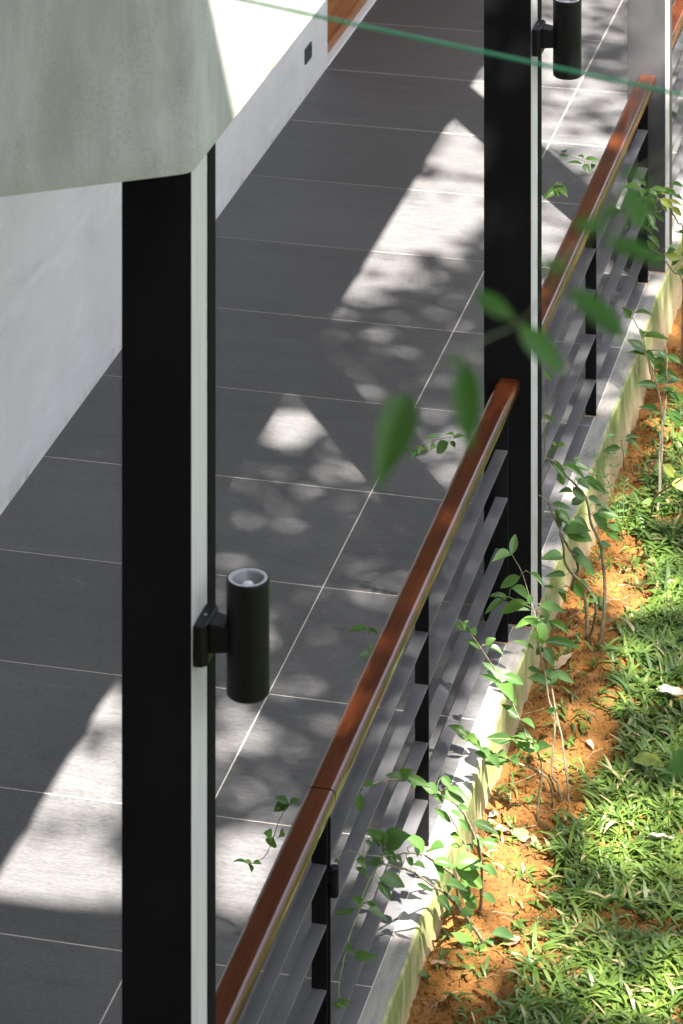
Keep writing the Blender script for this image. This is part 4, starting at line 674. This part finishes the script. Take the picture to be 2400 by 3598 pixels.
# ---------------------------------------------------------------- what shades the place, outside the picture
house = empty('house', (-2, -3, 0)); tag(house, 'neighbouring house wing with deep flat roof behind the viewer', 'house')
hx, hy = -2, -3
MB().box(-9-hx, 4-hx, -9-hy, 5.512-hy, 8.0, 8.25).build('roof', M['concrete'], house)
MB().box(-9-hx, 4-hx, -6.3-hy, -6-hy, -.5, 8.0).build('wall', M['plaster'], house)
for x in (-8.6, 3.6): MB().box(x-.1-hx, x+.1-hx, 5.1-hy, 5.3-hy, -.5, 8.0).build('roof_post', M['black_lit'], house)

tree = empty('shade_tree', (6.0, 9.5, -.2)); tag(tree, 'tall shade tree over the lawn, right of the picture', 'tree')
tb = tree.location
MB().tube([(0,0,-.3),(.05,.1,2.5),(-.1,.1,5.5),(-.3,.0,8.5),(-.5,.1,10.5)], .24, .12, 12).build('trunk', M['bark'], tree, True)
for dx, dy, dz in ((-4.2,-3.5,11.2),(-4.8,.5,11.0),(-4.6,4.0,11.2),(-1.5,3.5,11.4),(-1.5,-4.5,11.3),(1.8,1,11.6)):
    MB().tube(smooth_path([(-.3,0,8.0),(dx*.4,dy*.4,9.6),(dx,dy,dz)], 5), .09, .02, 7).build('limb', M['bark'], tree, True)
LB = np.array(LIGHT); LB[:,6] = np.where((LB[:,6] > 0) & (LB[:,6] < .5), LB[:,6]*.6, LB[:,6])
cen = LB[:,0:2]; inv = np.linalg.inv(np.stack([LB[:,2:4], LB[:,4:6]], -1)); stg = LB[:,6]
def lit(p):
    lo = np.full(len(p), 0.0); dk = np.zeros(len(p))
    gard = np.clip((p[:,0]+2.36)/.15, 0, 1)
    lo = gard*np.clip(.16+1.4*vnoise(p[:,0],p[:,1],3.3,21)+.7*vnoise(p[:,0],p[:,1],7.5,22), 0, .9)
    lo = np.maximum(lo, np.where(p[:,1] > 16.5, np.clip(.45+1.2*vnoise(p[:,0],p[:,1],3.5,25),0,.95), 0))
    for c, iv, s in zip(cen, inv, stg):
        q = np.abs((p-c)@iv.T); d = np.hypot(q[:,0],q[:,1]); wgt = np.clip((1.12-d)/.24, 0, 1)
        if s > 0: lo = np.maximum(lo, s*wgt)
        else: dk = np.maximum(dk, -s*wgt)
    lo = lo*(1-dk); lo[(p[:,0] < -3.71) & (p[:,1] < 11.95)] = 1
    return lo
NC = 54000
p = rng.uniform([-3.95, 10.1],[2.6, 21.5],(NC,2)); zc = rng.uniform(9.0,12.6,NC)
keep = rng.random(NC) < (1-np.clip(lit(p),0,1))**1.35
far = p[:,0] > -1.2; keep &= ~(far & (rng.random(NC) < .45))
p = p[keep]; zc = zc[keep]; n = len(p)
cx = p[:,0]+SH.x*zc/TE; cy = p[:,1]+SH.y*zc/TE
S = np.array(sdir); nr = S[None]+rng.normal(0,.45,(n,3)); nr /= np.linalg.norm(nr,axis=1)[:,None]
u = np.cross(nr, rng.normal(0,1,(n,3))); u /= np.linalg.norm(u,axis=1)[:,None]; w = np.cross(nr,u)
L = rng.uniform(.055,.085,n)[:,None]; c = np.stack([cx,cy,zc],-1)-np.array(tb)[None]
V = np.stack([c-u*L, c+w*L*.5-u*L*.1+nr*L*.1, c+u*L, c-w*L*.5-u*L*.1+nr*L*.1], 1).reshape(-1,3)
F = np.arange(4*n).reshape(-1,4)
link('crown', np_mesh('crown', V, F), M['crown'], tree)
print('crown leaves', n)

# the garden trees all round, seen only in reflections and as shade on the horizon
def ring(n, seed):
    r = np.random.default_rng(seed); a = r.uniform(0, 2*np.pi, n); d = r.uniform(17, 27, n); z = r.uniform(0, 1, n)**.8*(9+3*np.sin(a*7)+2*np.sin(a*13+1))
    c = np.stack([1+d*np.cos(a), 12+d*1.15*np.sin(a), z], -1); S = r.uniform(.25,.5,(n,1))
    nn = r.normal(0,1,(n,3)); nn /= np.linalg.norm(nn,axis=1)[:,None]; u = np.cross(nn, r.normal(0,1,(n,3))); u /= np.linalg.norm(u,axis=1)[:,None]; w = np.cross(nn,u)
    V = np.stack([c-u*S, c+w*S*.6, c+u*S, c-w*S*.6], 1); k = (c[:,0] > -6) | (c[:,1] < 0) | (c[:,1] > 27)
    V = V[k]; return V.reshape(-1,3), np.arange(4*len(V)).reshape(-1,4)
v, f = ring(42000, 3)
wd = link('woodland', np_mesh('woodland', v, f), M['crown']); tag(wd, 'dense green trees surrounding the garden beyond the picture', 'trees', kind='stuff')
